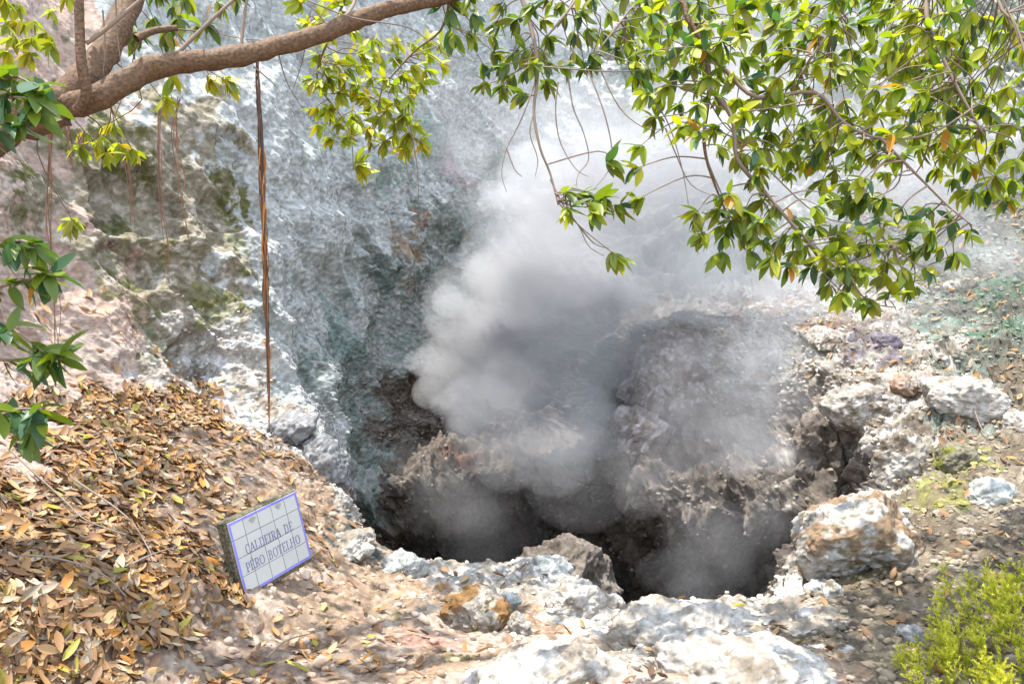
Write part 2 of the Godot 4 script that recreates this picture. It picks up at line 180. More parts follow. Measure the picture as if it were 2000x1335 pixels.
# leaf whorls: x, y, z, where its twig leaves the branch x, y, z, leaf length, tint
var WHORLS := PackedFloat32Array([
	1.327, 1.718, -3.272, 1.336, 1.834, -2.921, 0.081, 5,
	0.573, 2.169, -3.479, 0.443, 2.359, -3.317, 0.081, 5,
	1.839, 2.311, -3.455, 1.77, 2.476, -3.128, 0.087, 5,
	0.903, 2.016, -3.138, 0.877, 2.046, -3.078, 0.083, 5,
	0.69, 2.373, -3.132, 0.678, 2.364, -3.261, 0.078, 5,
	1.404, 2.353, -3.537, 1.207, 2.473, -3.236, 0.088, 5,
	1.662, 2.247, -3.571, 1.57, 2.453, -3.175, 0.083, 5,
	1.031, 2.289, -3.508, 1.209, 2.452, -3.226, 0.086, 5,
	1.549, 1.929, -3.275, 1.589, 2.068, -3.003, 0.072, 5,
	0.854, 1.757, -2.824, 0.844, 1.756, -2.952, 0.083, 5,
	1.144, 2.467, -3.477, 1.207, 2.551, -3.275, 0.083, 5,
	1.309, 2.017, -3.269, 1.125, 2.196, -3.11, 0.081, 5,
	1.796, 2.116, -3.385, 1.763, 2.335, -3.053, 0.078, 5,
	0.742, 2.093, -3.339, 0.735, 2.147, -3.169, 0.072, 5,
	1.129, 2.177, -3.265, 1.146, 2.225, -3.121, 0.081, 5,
	1.41, 1.822, -3.227, 1.42, 1.877, -2.934, 0.073, 5,
	0.714, 1.9, -2.927, 0.81, 1.891, -3.019, 0.081, 5,
	1.575, 2.359, -2.998, 1.538, 2.363, -3.134, 0.084, 5,
	0.835, 2.332, -3.042, 0.695, 2.317, -3.24, 0.084, 5,
	1.482, 2.33, -3.165, 1.53, 2.34, -3.124, 0.086, 5,
	0.698, 2.191, -3.048, 0.756, 2.186, -3.173, 0.071, 5,
	0.564, 1.975, -3.33, 0.732, 2.003, -3.121, 0.084, 5,
	1.135, 1.843, -3.075, 1.176, 1.935, -2.968, 0.077, 5,
	1.096, 1.918, -3.31, 1.063, 2.11, -3.079, 0.073, 5,
	0.51, 2.256, -3.176, 0.389, 2.289, -3.286, 0.079, 5,
	1.334, 2.042, -3.077, 1.57, 2.124, -3.028, 0.07, 5,
	0.963, 1.955, -3.492, 0.84, 2.084, -3.104, 0.07, 5,
	1.542, 2.464, -3.637, 1.61, 2.56, -3.219, 0.085, 5,
	1.367, 2.168, -3.201, 1.201, 2.299, -3.153, 0.086, 5,
	1.348, 2.037, -2.906, 1.589, 2.068, -3.003, 0.079, 5,
	0.563, 2.386, -3.173, 0.67, 2.387, -3.271, 0.074, 5,
	1.165, 1.755, -3.447, 1.151, 1.963, -2.981, 0.068, 5,
	1.326, 2.141, -3.492, 1.223, 2.329, -3.166, 0.069, 5,
	0.662, 2.02, -3.339, 0.739, 2.088, -3.148, 0.073, 5,
	1.021, 2.112, -3.249, 1.073, 2.124, -3.084, 0.087, 5,
	1.535, 1.755, -3.378, 1.489, 1.884, -2.935, 0.069, 5,
	1.539, 1.959, -3.064, 1.604, 2.025, -2.984, 0.078, 5,
	1.693, 2.228, -3.404, 1.546, 2.385, -3.144, 0.067, 5,
	1.293, 2.053, -3.478, 1.19, 2.284, -3.147, 0.085, 5,
	1.811, 2.42, -3.608, 1.634, 2.622, -3.243, 0.071, 5,
	0.994, 1.998, -3.005, 0.996, 2.027, -3.037, 0.085, 5,
	0.806, 2.034, -3.226, 0.741, 2.068, -3.14, 0.072, 5,
	1.156, 1.868, -2.843, 1.203, 1.914, -2.958, 0.072, 5,
	0.656, 2.232, -3.375, 0.695, 2.317, -3.24, 0.083, 5,
	1.033, 2.273, -3.154, 1.168, 2.255, -3.134, 0.087, 5,
	0.903, 2.183, -3.249, 0.756, 2.186, -3.173, 0.078, 5,
	1.72, 2.162, -3.163, 1.558, 2.172, -3.05, 0.076, 5,
	1.004, 2.191, -3.143, 1.114, 2.181, -3.104, 0.085, 5,
	1.146, 2.373, -3.233, 1.216, 2.39, -3.196, 0.072, 5,
	1.154, 2.259, -3.209, 1.179, 2.269, -3.14, 0.087, 5,
	0.661, 2.335, -3.367, 0.67, 2.387, -3.271, 0.069, 5,
	0.961, 2.418, -3.226, 1.209, 2.452, -3.226, 0.077, 5,
	1.178, 1.817, -2.832, 1.248, 1.893, -2.947, 0.088, 5,
	0.88, 2.199, -3.54, 0.712, 2.271, -3.219, 0.069, 5,
	1.582, 2.247, -3.29, 1.53, 2.34, -3.124, 0.074, 5,
	1.259, 1.654, -2.944, 1.38, 1.787, -2.905, 0.073, 5,
	0.796, 2.219, -2.931, 0.756, 2.186, -3.173, 0.082, 5,
	0.902, 1.875, -3.093, 0.809, 1.91, -3.029, 0.082, 5,
	1.59, 2.491, -3.52, 1.61, 2.56, -3.219, 0.079, 5,
	0.891, 2.097, -3.116, 0.84, 2.084, -3.104, 0.07, 5,
	1.232, 1.718, -3.267, 1.233, 1.9, -2.951, 0.082, 5,
	1.746, 2.083, -3.424, 1.552, 2.197, -3.06, 0.07, 5,
	0.682, 2.248, -2.931, 0.72, 2.248, -3.209, 0.086, 5,
	1.404, 1.944, -3.275, 1.575, 2.11, -3.022, 0.069, 5,
	1.655, 2.483, -3.443, 1.61, 2.56, -3.219, 0.068, 5,
	1.469, 1.906, -3.287, 1.589, 2.068, -3.003, 0.079, 5,
	1.379, 2.24, -3.405, 1.223, 2.329, -3.166, 0.069, 5,
	0.532, 2.443, -3.578, 0.529, 2.514, -3.414, 0.087, 5,
	1.61, 2.196, -3.589, 1.554, 2.408, -3.155, 0.083, 5,
	1.198, 2.376, -3.142, 1.218, 2.37, -3.186, 0.088, 5,
	1.274, 2.284, -3.341, 1.221, 2.349, -3.176, 0.082, 5,
	0.831, 2.47, -3.407, 0.68, 2.525, -3.353, 0.072, 5,
	1.605, 2.018, -3.464, 1.552, 2.197, -3.06, 0.081, 5,
	0.939, 2.294, -3.063, 1.157, 2.24, -3.127, 0.075, 5,
	1.342, 2.217, -2.994, 1.546, 2.221, -3.071, 0.076, 5,
	1.755, 2.182, -3.59, 1.562, 2.43, -3.165, 0.075, 5,
	0.972, 1.981, -3.132, 0.949, 2.024, -3.049, 0.084, 5,
	1.093, 1.879, -2.892, 1.188, 1.921, -2.962, 0.07, 5,
	1.365, 1.793, -3.348, 1.375, 1.872, -2.933, 0.07, 5,
	1.422, 2.264, -3.335, 1.522, 2.317, -3.113, 0.085, 5,
	0.7, 1.955, -3.246, 0.729, 1.982, -3.115, 0.069, 5,
	1.032, 2.315, -3.056, 1.179, 2.269, -3.14, 0.079, 5,
	1.257, 2.11, -3.552, 1.212, 2.314, -3.16, 0.081, 5,
	1.298, 1.763, -3.308, 1.262, 1.887, -2.943, 0.08, 5,
	0.526, 2.33, -3.144, 0.425, 2.336, -3.307, 0.08, 5,
	0.63, 1.975, -2.856, 0.791, 1.977, -3.071, 0.076, 5,
	0.564, 2.502, -3.52, 0.529, 2.553, -3.434, 0.072, 5,
	1.141, 1.863, -3.291, 1.127, 1.991, -2.993, 0.083, 5,
	0.749, 2.207, -3.002, 0.747, 2.199, -3.181, 0.085, 5,
	1.204, 1.654, -2.967, 1.351, 1.819, -2.916, 0.088, 5,
	0.572, 2.065, -3.11, 0.741, 2.068, -3.14, 0.08, 5,
	1.478, 2.138, -3.553, 1.522, 2.317, -3.113, 0.085, 5,
	1.229, 1.972, -3.195, 1.139, 1.977, -2.987, 0.071, 5,
	1.811, 2.37, -3.356, 1.77, 2.476, -3.128, 0.08, 5,
	1.512, 2.196, -2.934, 1.552, 2.197, -3.06, 0.075, 5,
	0.898, 2.376, -3.575, 0.68, 2.525, -3.353, 0.078, 5,
	1.1, 2.13, -3.006, 1.083, 2.138, -3.089, 0.081, 5,
	0.855, 2.424, -3.252, 0.671, 2.468, -3.317, 0.087, 5,
	1.662, 2.418, -3.276, 1.578, 2.475, -3.185, 0.068, 5,
	1.034, 1.914, -2.954, 1.127, 1.991, -2.993, 0.071, 5,
	1.456, 2.491, -3.617, 1.211, 2.667, -3.333, 0.075, 5,
	1.404, 2.19, -3.136, 1.54, 2.245, -3.081, 0.088, 5,
	1.467, 2.032, -3.006, 1.589, 2.068, -3.003, 0.08, 5,
	1.36, 2.253, -3.572, 1.214, 2.411, -3.206, 0.087, 5,
	1.184, 2.112, -2.988, 1.083, 2.138, -3.089, 0.077, 5,
	1.34, 1.965, -3.027, 1.248, 1.893, -2.947, 0.082, 5,
	1.505, 2.263, -3.075, 1.534, 2.269, -3.092, 0.071, 5,
	0.65, 2.137, -3.072, 0.735, 2.147, -3.169, 0.07, 5,
	0.883, 2.229, -3.404, 0.72, 2.248, -3.209, 0.073, 5,
	0.975, 1.837, -3.11, 0.81, 1.872, -3.009, 0.073, 5,
	0.794, 1.85, -3.098, 0.721, 1.849, -3.081, 0.074, 5,
	1.319, 1.872, -3.083, 1.277, 1.88, -2.94, 0.082, 5,
	1.085, 1.932, -2.966, 1.139, 1.977, -2.987, 0.082, 5,
	0.823, 2.091, -3.117, 0.827, 2.097, -3.112, 0.069, 5,
	1.222, 1.707, -2.888, 1.351, 1.819, -2.916, 0.086, 5,
	1.518, 2.29, -2.935, 1.528, 2.293, -3.103, 0.073, 5,
	1.848, 2.217, -3.506, 1.765, 2.437, -3.109, 0.069, 5,
	0.985, 1.821, -2.973, 0.812, 1.834, -2.99, 0.073, 5,
	1.092, 2.437, -3.525, 1.207, 2.551, -3.275, 0.07, 5,
	0.638, 2.234, -3.568, 0.521, 2.463, -3.386, 0.07, 5,
	0.757, 2.175, -3.287, 0.73, 2.206, -3.191, 0.084, 5,
	0.657, 2.398, -3.321, 0.661, 2.41, -3.282, 0.078, 5,
	0.856, 2.021, -3.169, 0.852, 2.072, -3.095, 0.073, 5,
	0.849, 2.441, -3.637, 0.689, 2.583, -3.389, 0.076, 5,
	0.996, 2.177, -3.34, 1.114, 2.181, -3.104, 0.08, 5,
	1.56, 2.394, -3.607, 1.61, 2.56, -3.219, 0.072, 5,
	0.553, 2.22, -3.003, 0.729, 2.225, -3.198, 0.086, 5,
	0.459, 2.241, -3.258, 0.389, 2.289, -3.286, 0.081, 5,
	1.148, 2.264, -3.345, 1.201, 2.299, -3.153, 0.084, 5,
	1.266, 1.815, -3.417, 1.176, 1.935, -2.968, 0.082, 5,
	0.477, 2.155, -2.885, 0.733, 2.166, -3.177, 0.085, 5,
	0.798, 1.949, -2.875, 0.808, 1.947, -3.048, 0.085, 5,
	1.094, 2.256, -2.9, 1.168, 2.255, -3.134, 0.084, 5,
	1.114, 2.106, -3.327, 1.114, 2.181, -3.104, 0.068, 5,
	0.652, 2.156, -3.417, 0.712, 2.271, -3.219, 0.08, 5,
	1.495, 2.101, -2.958, 1.575, 2.11, -3.022, 0.086, 5,
	0.581, 2.037, -3.281, 0.739, 2.088, -3.148, 0.077, 5,
	0.876, 2.149, -3.552, 0.72, 2.248, -3.209, 0.071, 5,
	1.39, 1.808, -2.946, 1.366, 1.803, -2.911, 0.086, 5,
	0.476, 2.025, -2.973, 0.735, 2.025, -3.128, 0.085, 5,
	0.652, 2.194, -3.038, 0.732, 2.186, -3.184, 0.085, 5,
	0.87, 1.812, -3.111, 0.81, 1.872, -3.009, 0.08, 5,
	1.653, 2.269, -3.333, 1.546, 2.385, -3.144, 0.076, 5,
	1.002, 1.897, -3.205, 0.949, 2.024, -3.049, 0.081, 5,
	1.121, 1.673, -2.893, 0.934, 1.64, -2.905, 0.087, 5,
	0.934, 1.908, -3.423, 0.735, 2.025, -3.128, 0.072, 5,
	0.804, 2.306, -3.068, 0.703, 2.294, -3.23, 0.076, 5,
	1.689, 2.423, -3.477, 1.61, 2.56, -3.219, 0.078, 5,
	0.93, 1.941, -3.068, 0.925, 2.023, -3.055, 0.084, 5,
	0.853, 2.373, -3.059, 0.678, 2.364, -3.261, 0.082, 5,
	1.524, 1.826, -3.359, 1.513, 1.899, -2.938, 0.069, 5,
	1.327, 1.96, -3.252, 1.151, 1.963, -2.981, 0.08, 5,
	1.136, 1.789, -3.507, 1.063, 2.11, -3.079, 0.074, 5,
	0.554, 2.302, -3.234, 0.687, 2.34, -3.251, 0.087, 5,
	1.232, 2.099, -2.964, 1.094, 2.153, -3.094, 0.086, 5,
	0.462, 2.151, -3.141, 0.334, 2.219, -3.255, 0.074, 5,
	1.147, 2.393, -3.631, 1.207, 2.551, -3.275, 0.075, 5,
	0.709, 2.025, -3.034, 0.766, 2.023, -3.106, 0.072, 5,
	1.265, 1.855, -3.323, 1.176, 1.935, -2.968, 0.081, 5,
	0.956, 2.028, -3.029, 0.972, 2.026, -3.043, 0.078, 5,
	1.503, 2.002, -3.058, 1.594, 2.054, -2.997, 0.085, 5,
	1.494, 2.285, -3.159, 1.522, 2.317, -3.113, 0.08, 5,
	1.658, 2.185, -3.536, 1.554, 2.408, -3.155, 0.072, 5,
	1.715, 2.226, -3.571, 1.57, 2.453, -3.175, 0.078, 5,
	0.978, 2.422, -3.384, 1.204, 2.493, -3.246, 0.073, 5,
	0.753, 2.293, -3.399, 0.687, 2.34, -3.251, 0.083, 5,
	1.485, 2.386, -3.343, 1.562, 2.43, -3.165, 0.086, 5,
	1.451, 2.044, -3.197, 1.564, 2.148, -3.039, 0.067, 5,
	1.229, 1.807, -3.469, 1.151, 1.963, -2.981, 0.079, 5,
	0.808, 2.218, -3.33, 0.72, 2.248, -3.209, 0.08, 5,
	1.316, 1.875, -2.861, 1.33, 1.868, -2.932, 0.073, 5,
	0.585, 1.907, -2.902, 0.717, 1.896, -3.09, 0.081, 5,
	0.529, 2.157, -3.489, 0.425, 2.336, -3.307, 0.081, 5,
	1.165, 1.825, -3.402, 1.063, 2.11, -3.079, 0.074, 5,
	0.844, 1.817, -2.844, 0.812, 1.816, -2.98, 0.076, 5,
	0.701, 2.081, -2.988, 0.739, 2.088, -3.148, 0.074, 5,
	1.203, 2.4, -3.094, 1.216, 2.39, -3.196, 0.071, 5,
	1.464, 2.461, -3.424, 1.586, 2.498, -3.196, 0.08, 5,
	1.48, 2.038, -3.446, 1.546, 2.221, -3.071, 0.088, 5,
	1.281, 2.278, -3.072, 1.201, 2.299, -3.153, 0.087, 5,
	1.212, 1.913, -3.384, 1.073, 2.124, -3.084, 0.079, 5,
	1.38, 1.938, -3.534, 1.179, 2.269, -3.14, 0.078, 5,
	1.015, 2.237, -2.916, 1.135, 2.21, -3.115, 0.07, 5,
	1.033, 2.168, -3.106, 1.104, 2.167, -3.099, 0.082, 5,
	0.728, 2.325, -3.314, 0.687, 2.34, -3.251, 0.082, 5,
	0.635, 1.881, -2.846, 0.81, 1.872, -3.009, 0.072, 5,
	0.981, 2.058, -3.259, 1.063, 2.11, -3.079, 0.081, 5,
	0.514, 2.396, -3.231, 0.47, 2.394, -3.336, 0.072, 5,
	0.857, 2.3, -3.127, 0.703, 2.294, -3.23, 0.083, 5,
	1.092, 2.278, -3.413, 1.216, 2.39, -3.196, 0.072, 5,
	2.43, 2.491, -3.994, 1.796, 2.667, -3.226, 0.079, 5,
	2.052, 1.802, -3.679, 1.662, 1.9, -2.941, 0.091, 5,
	1.978, 2.222, -3.891, 1.786, 2.591, -3.187, 0.079, 5,
	2.187, 1.71, -3.456, 1.662, 1.9, -2.941, 0.09, 5,
	2.007, 2.091, -3.372, 1.784, 2.272, -3.01, 0.094, 5,
	1.917, 1.989, -3.826, 1.76, 2.399, -3.089, 0.101, 5,
	1.914, 2.255, -3.444, 1.765, 2.437, -3.109, 0.091, 5,
	2.145, 1.991, -3.91, 1.765, 2.437, -3.109, 0.08, 5,
	2.231, 1.653, -3.679, 1.662, 1.9, -2.941, 0.085, 5,
	2.1, 1.693, -3.81, 1.662, 1.9, -2.941, 0.093, 5,
	2.252, 2.024, -3.861, 1.77, 2.476, -3.128, 0.079, 5,
	1.885, 1.786, -3.642, 1.655, 1.916, -2.946, 0.089, 5,
	1.673, 2.318, -3.433, 1.578, 2.475, -3.185, 0.088, 5,
	2.111, 2.164, -3.792, 1.775, 2.514, -3.148, 0.093, 5,
	1.965, 2.373, -3.739, 1.796, 2.667, -3.226, 0.085, 5,
	2.252, 1.97, -3.616, 1.79, 2.24, -2.992, 0.089, 5,
	2.195, 2.478, -3.95, 1.796, 2.667, -3.226, 0.1, 5,
	1.864, 2.056, -3.587, 1.755, 2.361, -3.07, 0.091, 5,
	1.828, 1.939, -3.479, 1.589, 2.068, -3.003, 0.092, 5,
	2.093, 2.259, -3.436, 1.77, 2.476, -3.128, 0.102, 5,
	1.716, 2.195, -3.598, 1.57, 2.453, -3.175, 0.078, 5,
	2.181, 1.844, -3.465, 1.8, 2.127, -2.934, 0.102, 5,
	2.08, 2.411, -3.573, 1.791, 2.629, -3.206, 0.088, 5,
	2.301, 1.916, -3.89, 1.767, 2.323, -3.044, 0.098, 5,
	1.722, 2.03, -3.536, 1.552, 2.197, -3.06, 0.082, 5,
	2.073, 2.201, -3.585, 1.77, 2.476, -3.128, 0.087, 5,
	2.06, 2.28, -3.905, 1.796, 2.667, -3.226, 0.092, 5,
	2.227, 1.85, -3.848, 1.784, 2.272, -3.01, 0.103, 5,
	1.958, 2.334, -3.9, 1.796, 2.667, -3.226, 0.088, 5,
	2.036, 1.688, -3.494, 1.662, 1.9, -2.941, 0.092, 5,
	1.833, 1.883, -3.704, 1.58, 2.096, -3.016, 0.099, 5,
	2.26, 2.331, -3.868, 1.796, 2.667, -3.226, 0.086, 5,
	2.058, 2.095, -3.776, 1.77, 2.476, -3.128, 0.088, 5,
	2.188, 2.11, -3.804, 1.775, 2.514, -3.148, 0.079, 5,
	2.038, 1.746, -3.783, 1.662, 1.9, -2.941, 0.096, 5,
	2.13, 2.163, -3.429, 1.771, 2.31, -3.036, 0.084, 5,
	2.108, 2.026, -3.505, 1.788, 2.259, -3.001, 0.091, 5,
	2.411, 2.115, -3.883, 1.781, 2.552, -3.167, 0.102, 5,
	2.154, 2.376, -3.745, 1.796, 2.667, -3.226, 0.081, 5,
	2.002, 1.913, -3.892, 1.755, 2.361, -3.07, 0.102, 5,
	1.805, 1.828, -3.334, 1.662, 1.9, -2.941, 0.095, 5,
	2.012, 2.308, -3.771, 1.791, 2.629, -3.206, 0.095, 5,
	1.924, 2.027, -3.758, 1.76, 2.399, -3.089, 0.078, 5,
	2.117, 1.806, -3.465, 1.8, 2.127, -2.934, 0.087, 5,
	2.09, 1.96, -3.7, 1.771, 2.31, -3.036, 0.081, 5,
	2.106, 2.345, -3.54, 1.786, 2.591, -3.187, 0.083, 5,
	1.767, 2.097, -3.357, 1.558, 2.172, -3.05, 0.09, 5,
	1.617, 2.359, -3.499, 1.586, 2.498, -3.196, 0.09, 5,
	1.956, 2.018, -3.44, 1.79, 2.24, -2.992, 0.098, 5,
	1.686, 2.079, -3.393, 1.552, 2.197, -3.06, 0.097, 5,
	2.239, 1.733, -3.665, 1.8, 2.127, -2.934, 0.082, 5,
	2.119, 1.959, -3.534, 1.791, 2.221, -2.982, 0.088, 5,
	1.983, 1.906, -3.572, 1.793, 2.202, -2.972, 0.095, 5,
	1.825, 2.32, -3.377, 1.77, 2.476, -3.128, 0.082, 5,
	1.939, 1.847, -3.71, 1.639, 1.947, -2.957, 0.081, 5,
	1.966, 2.424, -3.9, 1.796, 2.667, -3.226, 0.087, 5,
	1.783, 2.012, -3.335, 1.585, 2.082, -3.009, 0.097, 5,
	2.015, 1.742, -3.415, 1.662, 1.9, -2.941, 0.103, 5,
	1.835, 2.371, -3.939, 1.658, 2.684, -3.267, 0.1, 5,
	2.392, 2.409, -3.922, 1.796, 2.667, -3.226, 0.08, 5,
	1.85, 1.673, -3.27, 1.662, 1.9, -2.941, 0.088, 5,
	2.231, 1.766, -3.526, 1.8, 2.127, -2.934, 0.088, 5,
	1.964, 1.906, -3.658, 1.79, 2.24, -2.992, 0.098, 5,
	1.858, 1.945, -3.782, 1.552, 2.197, -3.06, 0.101, 5,
	1.315, 1.339, -2.767, 1.304, 1.289, -2.78, 0.08, 0,
	0.659, 1.601, -2.919, 0.786, 1.623, -3.016, 0.084, 0,
	1.102, 1.559, -2.905, 1.011, 1.549, -2.874, 0.067, 0,
	0.872, 1.72, -2.912, 0.875, 1.715, -2.933, 0.071, 0,
	1.278, 1.647, -2.828, 1.409, 1.756, -2.895, 0.084, 0,
	1.627, 1.578, -3.023, 1.566, 1.598, -2.844, 0.086, 0,
	0.951, 1.419, -2.788, 1.062, 1.496, -2.854, 0.076, 0,
	0.768, 1.452, -2.972, 0.807, 1.574, -3.004, 0.085, 0,
	1.236, 1.503, -2.753, 1.253, 1.459, -2.83, 0.073, 0,
	1.588, 1.449, -2.895, 1.595, 1.572, -2.832, 0.071, 0,
	1.127, 1.335, -2.712, 1.177, 1.37, -2.794, 0.072, 0,
	0.829, 1.602, -2.907, 0.909, 1.672, -2.916, 0.082, 0,
	1.434, 1.514, -2.948, 1.343, 1.485, -2.834, 0.079, 0,
	0.941, 1.615, -2.926, 0.947, 1.625, -2.9, 0.078, 0,
	0.76, 1.555, -2.971, 0.807, 1.574, -3.004, 0.081, 0,
	1.066, 1.484, -2.927, 1.062, 1.496, -2.854, 0.086, 0,
	1.131, 1.477, -2.765, 1.132, 1.45, -2.835, 0.068, 0,
	1.02, 1.585, -2.902, 0.986, 1.577, -2.884, 0.077, 0,
	1.536, 1.618, -3.015, 1.514, 1.647, -2.864, 0.074, 0,
	1.22, 1.627, -2.95, 1.38, 1.787, -2.905, 0.082, 0,
	1.459, 1.407, -2.787, 1.343, 1.485, -2.834, 0.067, 0,
	1.616, 1.522, -2.858, 1.595, 1.572, -2.832, 0.071, 0,
	1.213, 1.411, -2.774, 1.208, 1.446, -2.827, 0.077, 0,
	1.227, 1.31, -2.753, 1.231, 1.317, -2.785, 0.079, 0,
	1.072, 1.408, -2.894, 1.1, 1.456, -2.839, 0.077, 0,
	0.86, 1.456, -2.888, 0.807, 1.574, -3.004, 0.071, 0,
	0.96, 1.509, -2.901, 0.998, 1.562, -2.878, 0.085, 0,
	1.527, 1.483, -2.974, 1.576, 1.59, -2.84, 0.069, 0,
	1.374, 1.397, -2.81, 1.343, 1.485, -2.834, 0.082, 0,
	0.744, 1.615, -2.924, 0.786, 1.623, -3.016, 0.075, 0,
	1.372, 1.416, -2.958, 1.343, 1.485, -2.834, 0.086, 0,
	1.14, 1.398, -2.878, 1.129, 1.424, -2.822, 0.072, 0,
	1.495, 1.455, -3.001, 1.566, 1.598, -2.844, 0.077, 0,
	1.356, 1.613, -2.854, 1.463, 1.7, -2.879, 0.07, 0,
	0.931, 1.649, -3.03, 0.909, 1.672, -2.916, 0.082, 0,
	1.209, 1.557, -2.766, 1.253, 1.459, -2.83, 0.071, 0,
	1.412, 1.487, -2.996, 1.343, 1.485, -2.834, 0.069, 0,
	1.468, 1.568, -2.94, 1.527, 1.633, -2.861, 0.079, 0,
	1.254, 1.662, -2.906, 1.38, 1.787, -2.905, 0.082, 0,
	0.661, 1.533, -2.837, 0.807, 1.574, -3.004, 0.081, 0,
	0.877, 1.52, -2.988, 0.807, 1.574, -3.004, 0.079, 0,
	1.183, 1.536, -2.891, 1.049, 1.509, -2.859, 0.08, 0,
	1.276, 1.587, -2.804, 1.32, 1.479, -2.833, 0.074, 0,
	1.459, 1.332, -2.91, 1.343, 1.485, -2.834, 0.079, 0,
	0.736, 1.668, -2.799, 0.875, 1.715, -2.933, 0.086, 0,
	0.996, 1.462, -2.846, 1.049, 1.509, -2.859, 0.072, 0,
	1.442, 1.541, -2.785, 1.546, 1.616, -2.852, 0.087, 0,
	0.778, 1.521, -2.947, 0.807, 1.574, -3.004, 0.074, 0,
	1.075, 1.458, -2.783, 1.1, 1.456, -2.839, 0.085, 0,
	1.057, 1.629, -2.8, 0.96, 1.609, -2.894, 0.078, 0,
	0.801, 1.58, -2.94, 0.807, 1.574, -3.004, 0.087, 0,
	1.141, 1.339, -2.902, 1.148, 1.402, -2.811, 0.069, 0,
	1.327, 1.37, -2.86, 1.298, 1.472, -2.832, 0.087, 0,
	0.874, 1.512, -2.814, 0.986, 1.577, -2.884, 0.069, 0,
	0.879, 1.451, -2.744, 1.024, 1.535, -2.869, 0.085, 0,
	1.297, 1.489, -2.999, 1.343, 1.485, -2.834, 0.077, 0,
	0.991, 1.528, -2.828, 1.024, 1.535, -2.869, 0.076, 0,
	1.159, 1.426, -2.773, 1.138, 1.413, -2.817, 0.076, 0,
	1.196, 1.371, -2.847, 1.167, 1.381, -2.8, 0.079, 0,
	0.845, 1.58, -2.78, 0.947, 1.625, -2.9, 0.088, 0,
	1.166, 1.505, -2.914, 1.062, 1.496, -2.854, 0.079, 0,
	1.571, 1.466, -2.964, 1.595, 1.572, -2.832, 0.068, 0,
	0.357, 1.657, -3.101, 0.169, 1.661, -3.135, 0.08, 0,
	0.216, 1.616, -3.064, 0.173, 1.647, -3.129, 0.086, 0,
	0.467, 1.653, -3.053, 0.747, 1.731, -3.048, 0.073, 0,
	0.284, 1.678, -3.127, 0.166, 1.676, -3.14, 0.077, 0,
	0.324, 1.602, -3.054, 0.173, 1.647, -3.129, 0.078, 0,
	0.213, 1.676, -3.109, 0.166, 1.676, -3.14, 0.078, 0,
	0.419, 1.633, -3.111, 0.173, 1.647, -3.129, 0.087, 0,
	0.313, 1.647, -3.087, 0.173, 1.647, -3.129, 0.094, 0,
	0.403, 1.437, -3.057, 0.173, 1.647, -3.129, 0.091, 0,
	0.465, 1.766, -3.131, 0.726, 1.802, -3.073, 0.075, 0,
	0.39, 1.791, -3.119, 0.133, 1.785, -3.172, 0.092, 0,
	0.488, 1.851, -3.164, 0.718, 1.884, -3.088, 0.074, 0,
	-0.071, 2.352, -3.714, -0.302, 2.411, -3.688, 0.07, 1,
	0.485, 2.355, -3.373, 0.47, 2.394, -3.336, 0.085, 1,
	0.21, 2.163, -3.264, 0.098, 2.158, -3.301, 0.071, 1,
	-0.128, 2.111, -3.418, 0.096, 2.19, -3.319, 0.071, 1,
	0.273, 2.368, -3.295, 0.214, 2.38, -3.372, 0.085, 1,
	0.082, 2.411, -3.37, 0.054, 2.41, -3.44, 0.088, 1,
	-0.163, 2.423, -3.309, -0.214, 2.47, -3.407, 0.074, 1,
	0.438, 2.27, -3.547, 0.443, 2.359, -3.317, 0.07, 1,
	0.059, 2.175, -3.483, 0.092, 2.254, -3.356, 0.079, 1,
	0.163, 2.321, -3.571, 0.062, 2.385, -3.43, 0.088, 1,
	-0.246, 2.315, -3.472, -0.264, 2.44, -3.49, 0.088, 1,
	-0.042, 2.178, -3.352, 0.095, 2.206, -3.328, 0.082, 1,
	-0.057, 2.436, -3.504, 0.031, 2.484, -3.473, 0.085, 1,
	0.336, 2.235, -3.515, 0.23, 2.407, -3.396, 0.086, 1,
	0.048, 2.235, -3.33, 0.093, 2.238, -3.347, 0.074, 1,
	-0.316, 2.482, -3.571, -0.283, 2.425, -3.589, 0.082, 1,
	0.506, 2.229, -3.442, 0.425, 2.336, -3.307, 0.085, 1,
	0.462, 2.474, -3.485, 0.529, 2.514, -3.414, 0.088, 1,
	0.443, 2.462, -3.764, 0.291, 2.592, -3.536, 0.069, 1,
	0.148, 2.135, -3.559, 0.092, 2.254, -3.356, 0.087, 1,
	0.035, 2.059, -3.246, 0.093, 2.055, -3.255, 0.084, 1,
	0.196, 2.457, -3.586, 0.273, 2.5, -3.501, 0.079, 1,
	-0.148, 2.38, -3.416, -0.214, 2.47, -3.407, 0.084, 1,
	-0.242, 2.375, -3.388, -0.264, 2.448, -3.384, 0.072, 1,
	0.332, 2.464, -3.469, 0.267, 2.487, -3.486, 0.089, 1,
	0.147, 2.204, -3.452, 0.092, 2.254, -3.356, 0.071, 1,
	0.324, 2.326, -3.47, 0.236, 2.421, -3.411, 0.085, 1,
	0.39, 2.337, -3.586, 0.273, 2.5, -3.501, 0.084, 1,
	-0.114, 2.219, -3.668, -0.292, 2.418, -3.639, 0.074, 1,
	0.006, 2.371, -3.451, 0.062, 2.385, -3.43, 0.087, 1,
	-0.167, 2.309, -3.458, -0.254, 2.447, -3.441, 0.079, 1,
	-0.05, 2.13, -3.656, 0.081, 2.303, -3.384, 0.082, 1,
	-0.064, 2.286, -3.724, -0.302, 2.411, -3.688, 0.068, 1,
	0.263, 2.332, -3.583, 0.261, 2.474, -3.471, 0.079, 1,
	-0.001, 2.237, -3.46, 0.081, 2.303, -3.384, 0.074, 1,
	-0.234, 2.454, -3.481, -0.264, 2.44, -3.49, 0.086, 1,
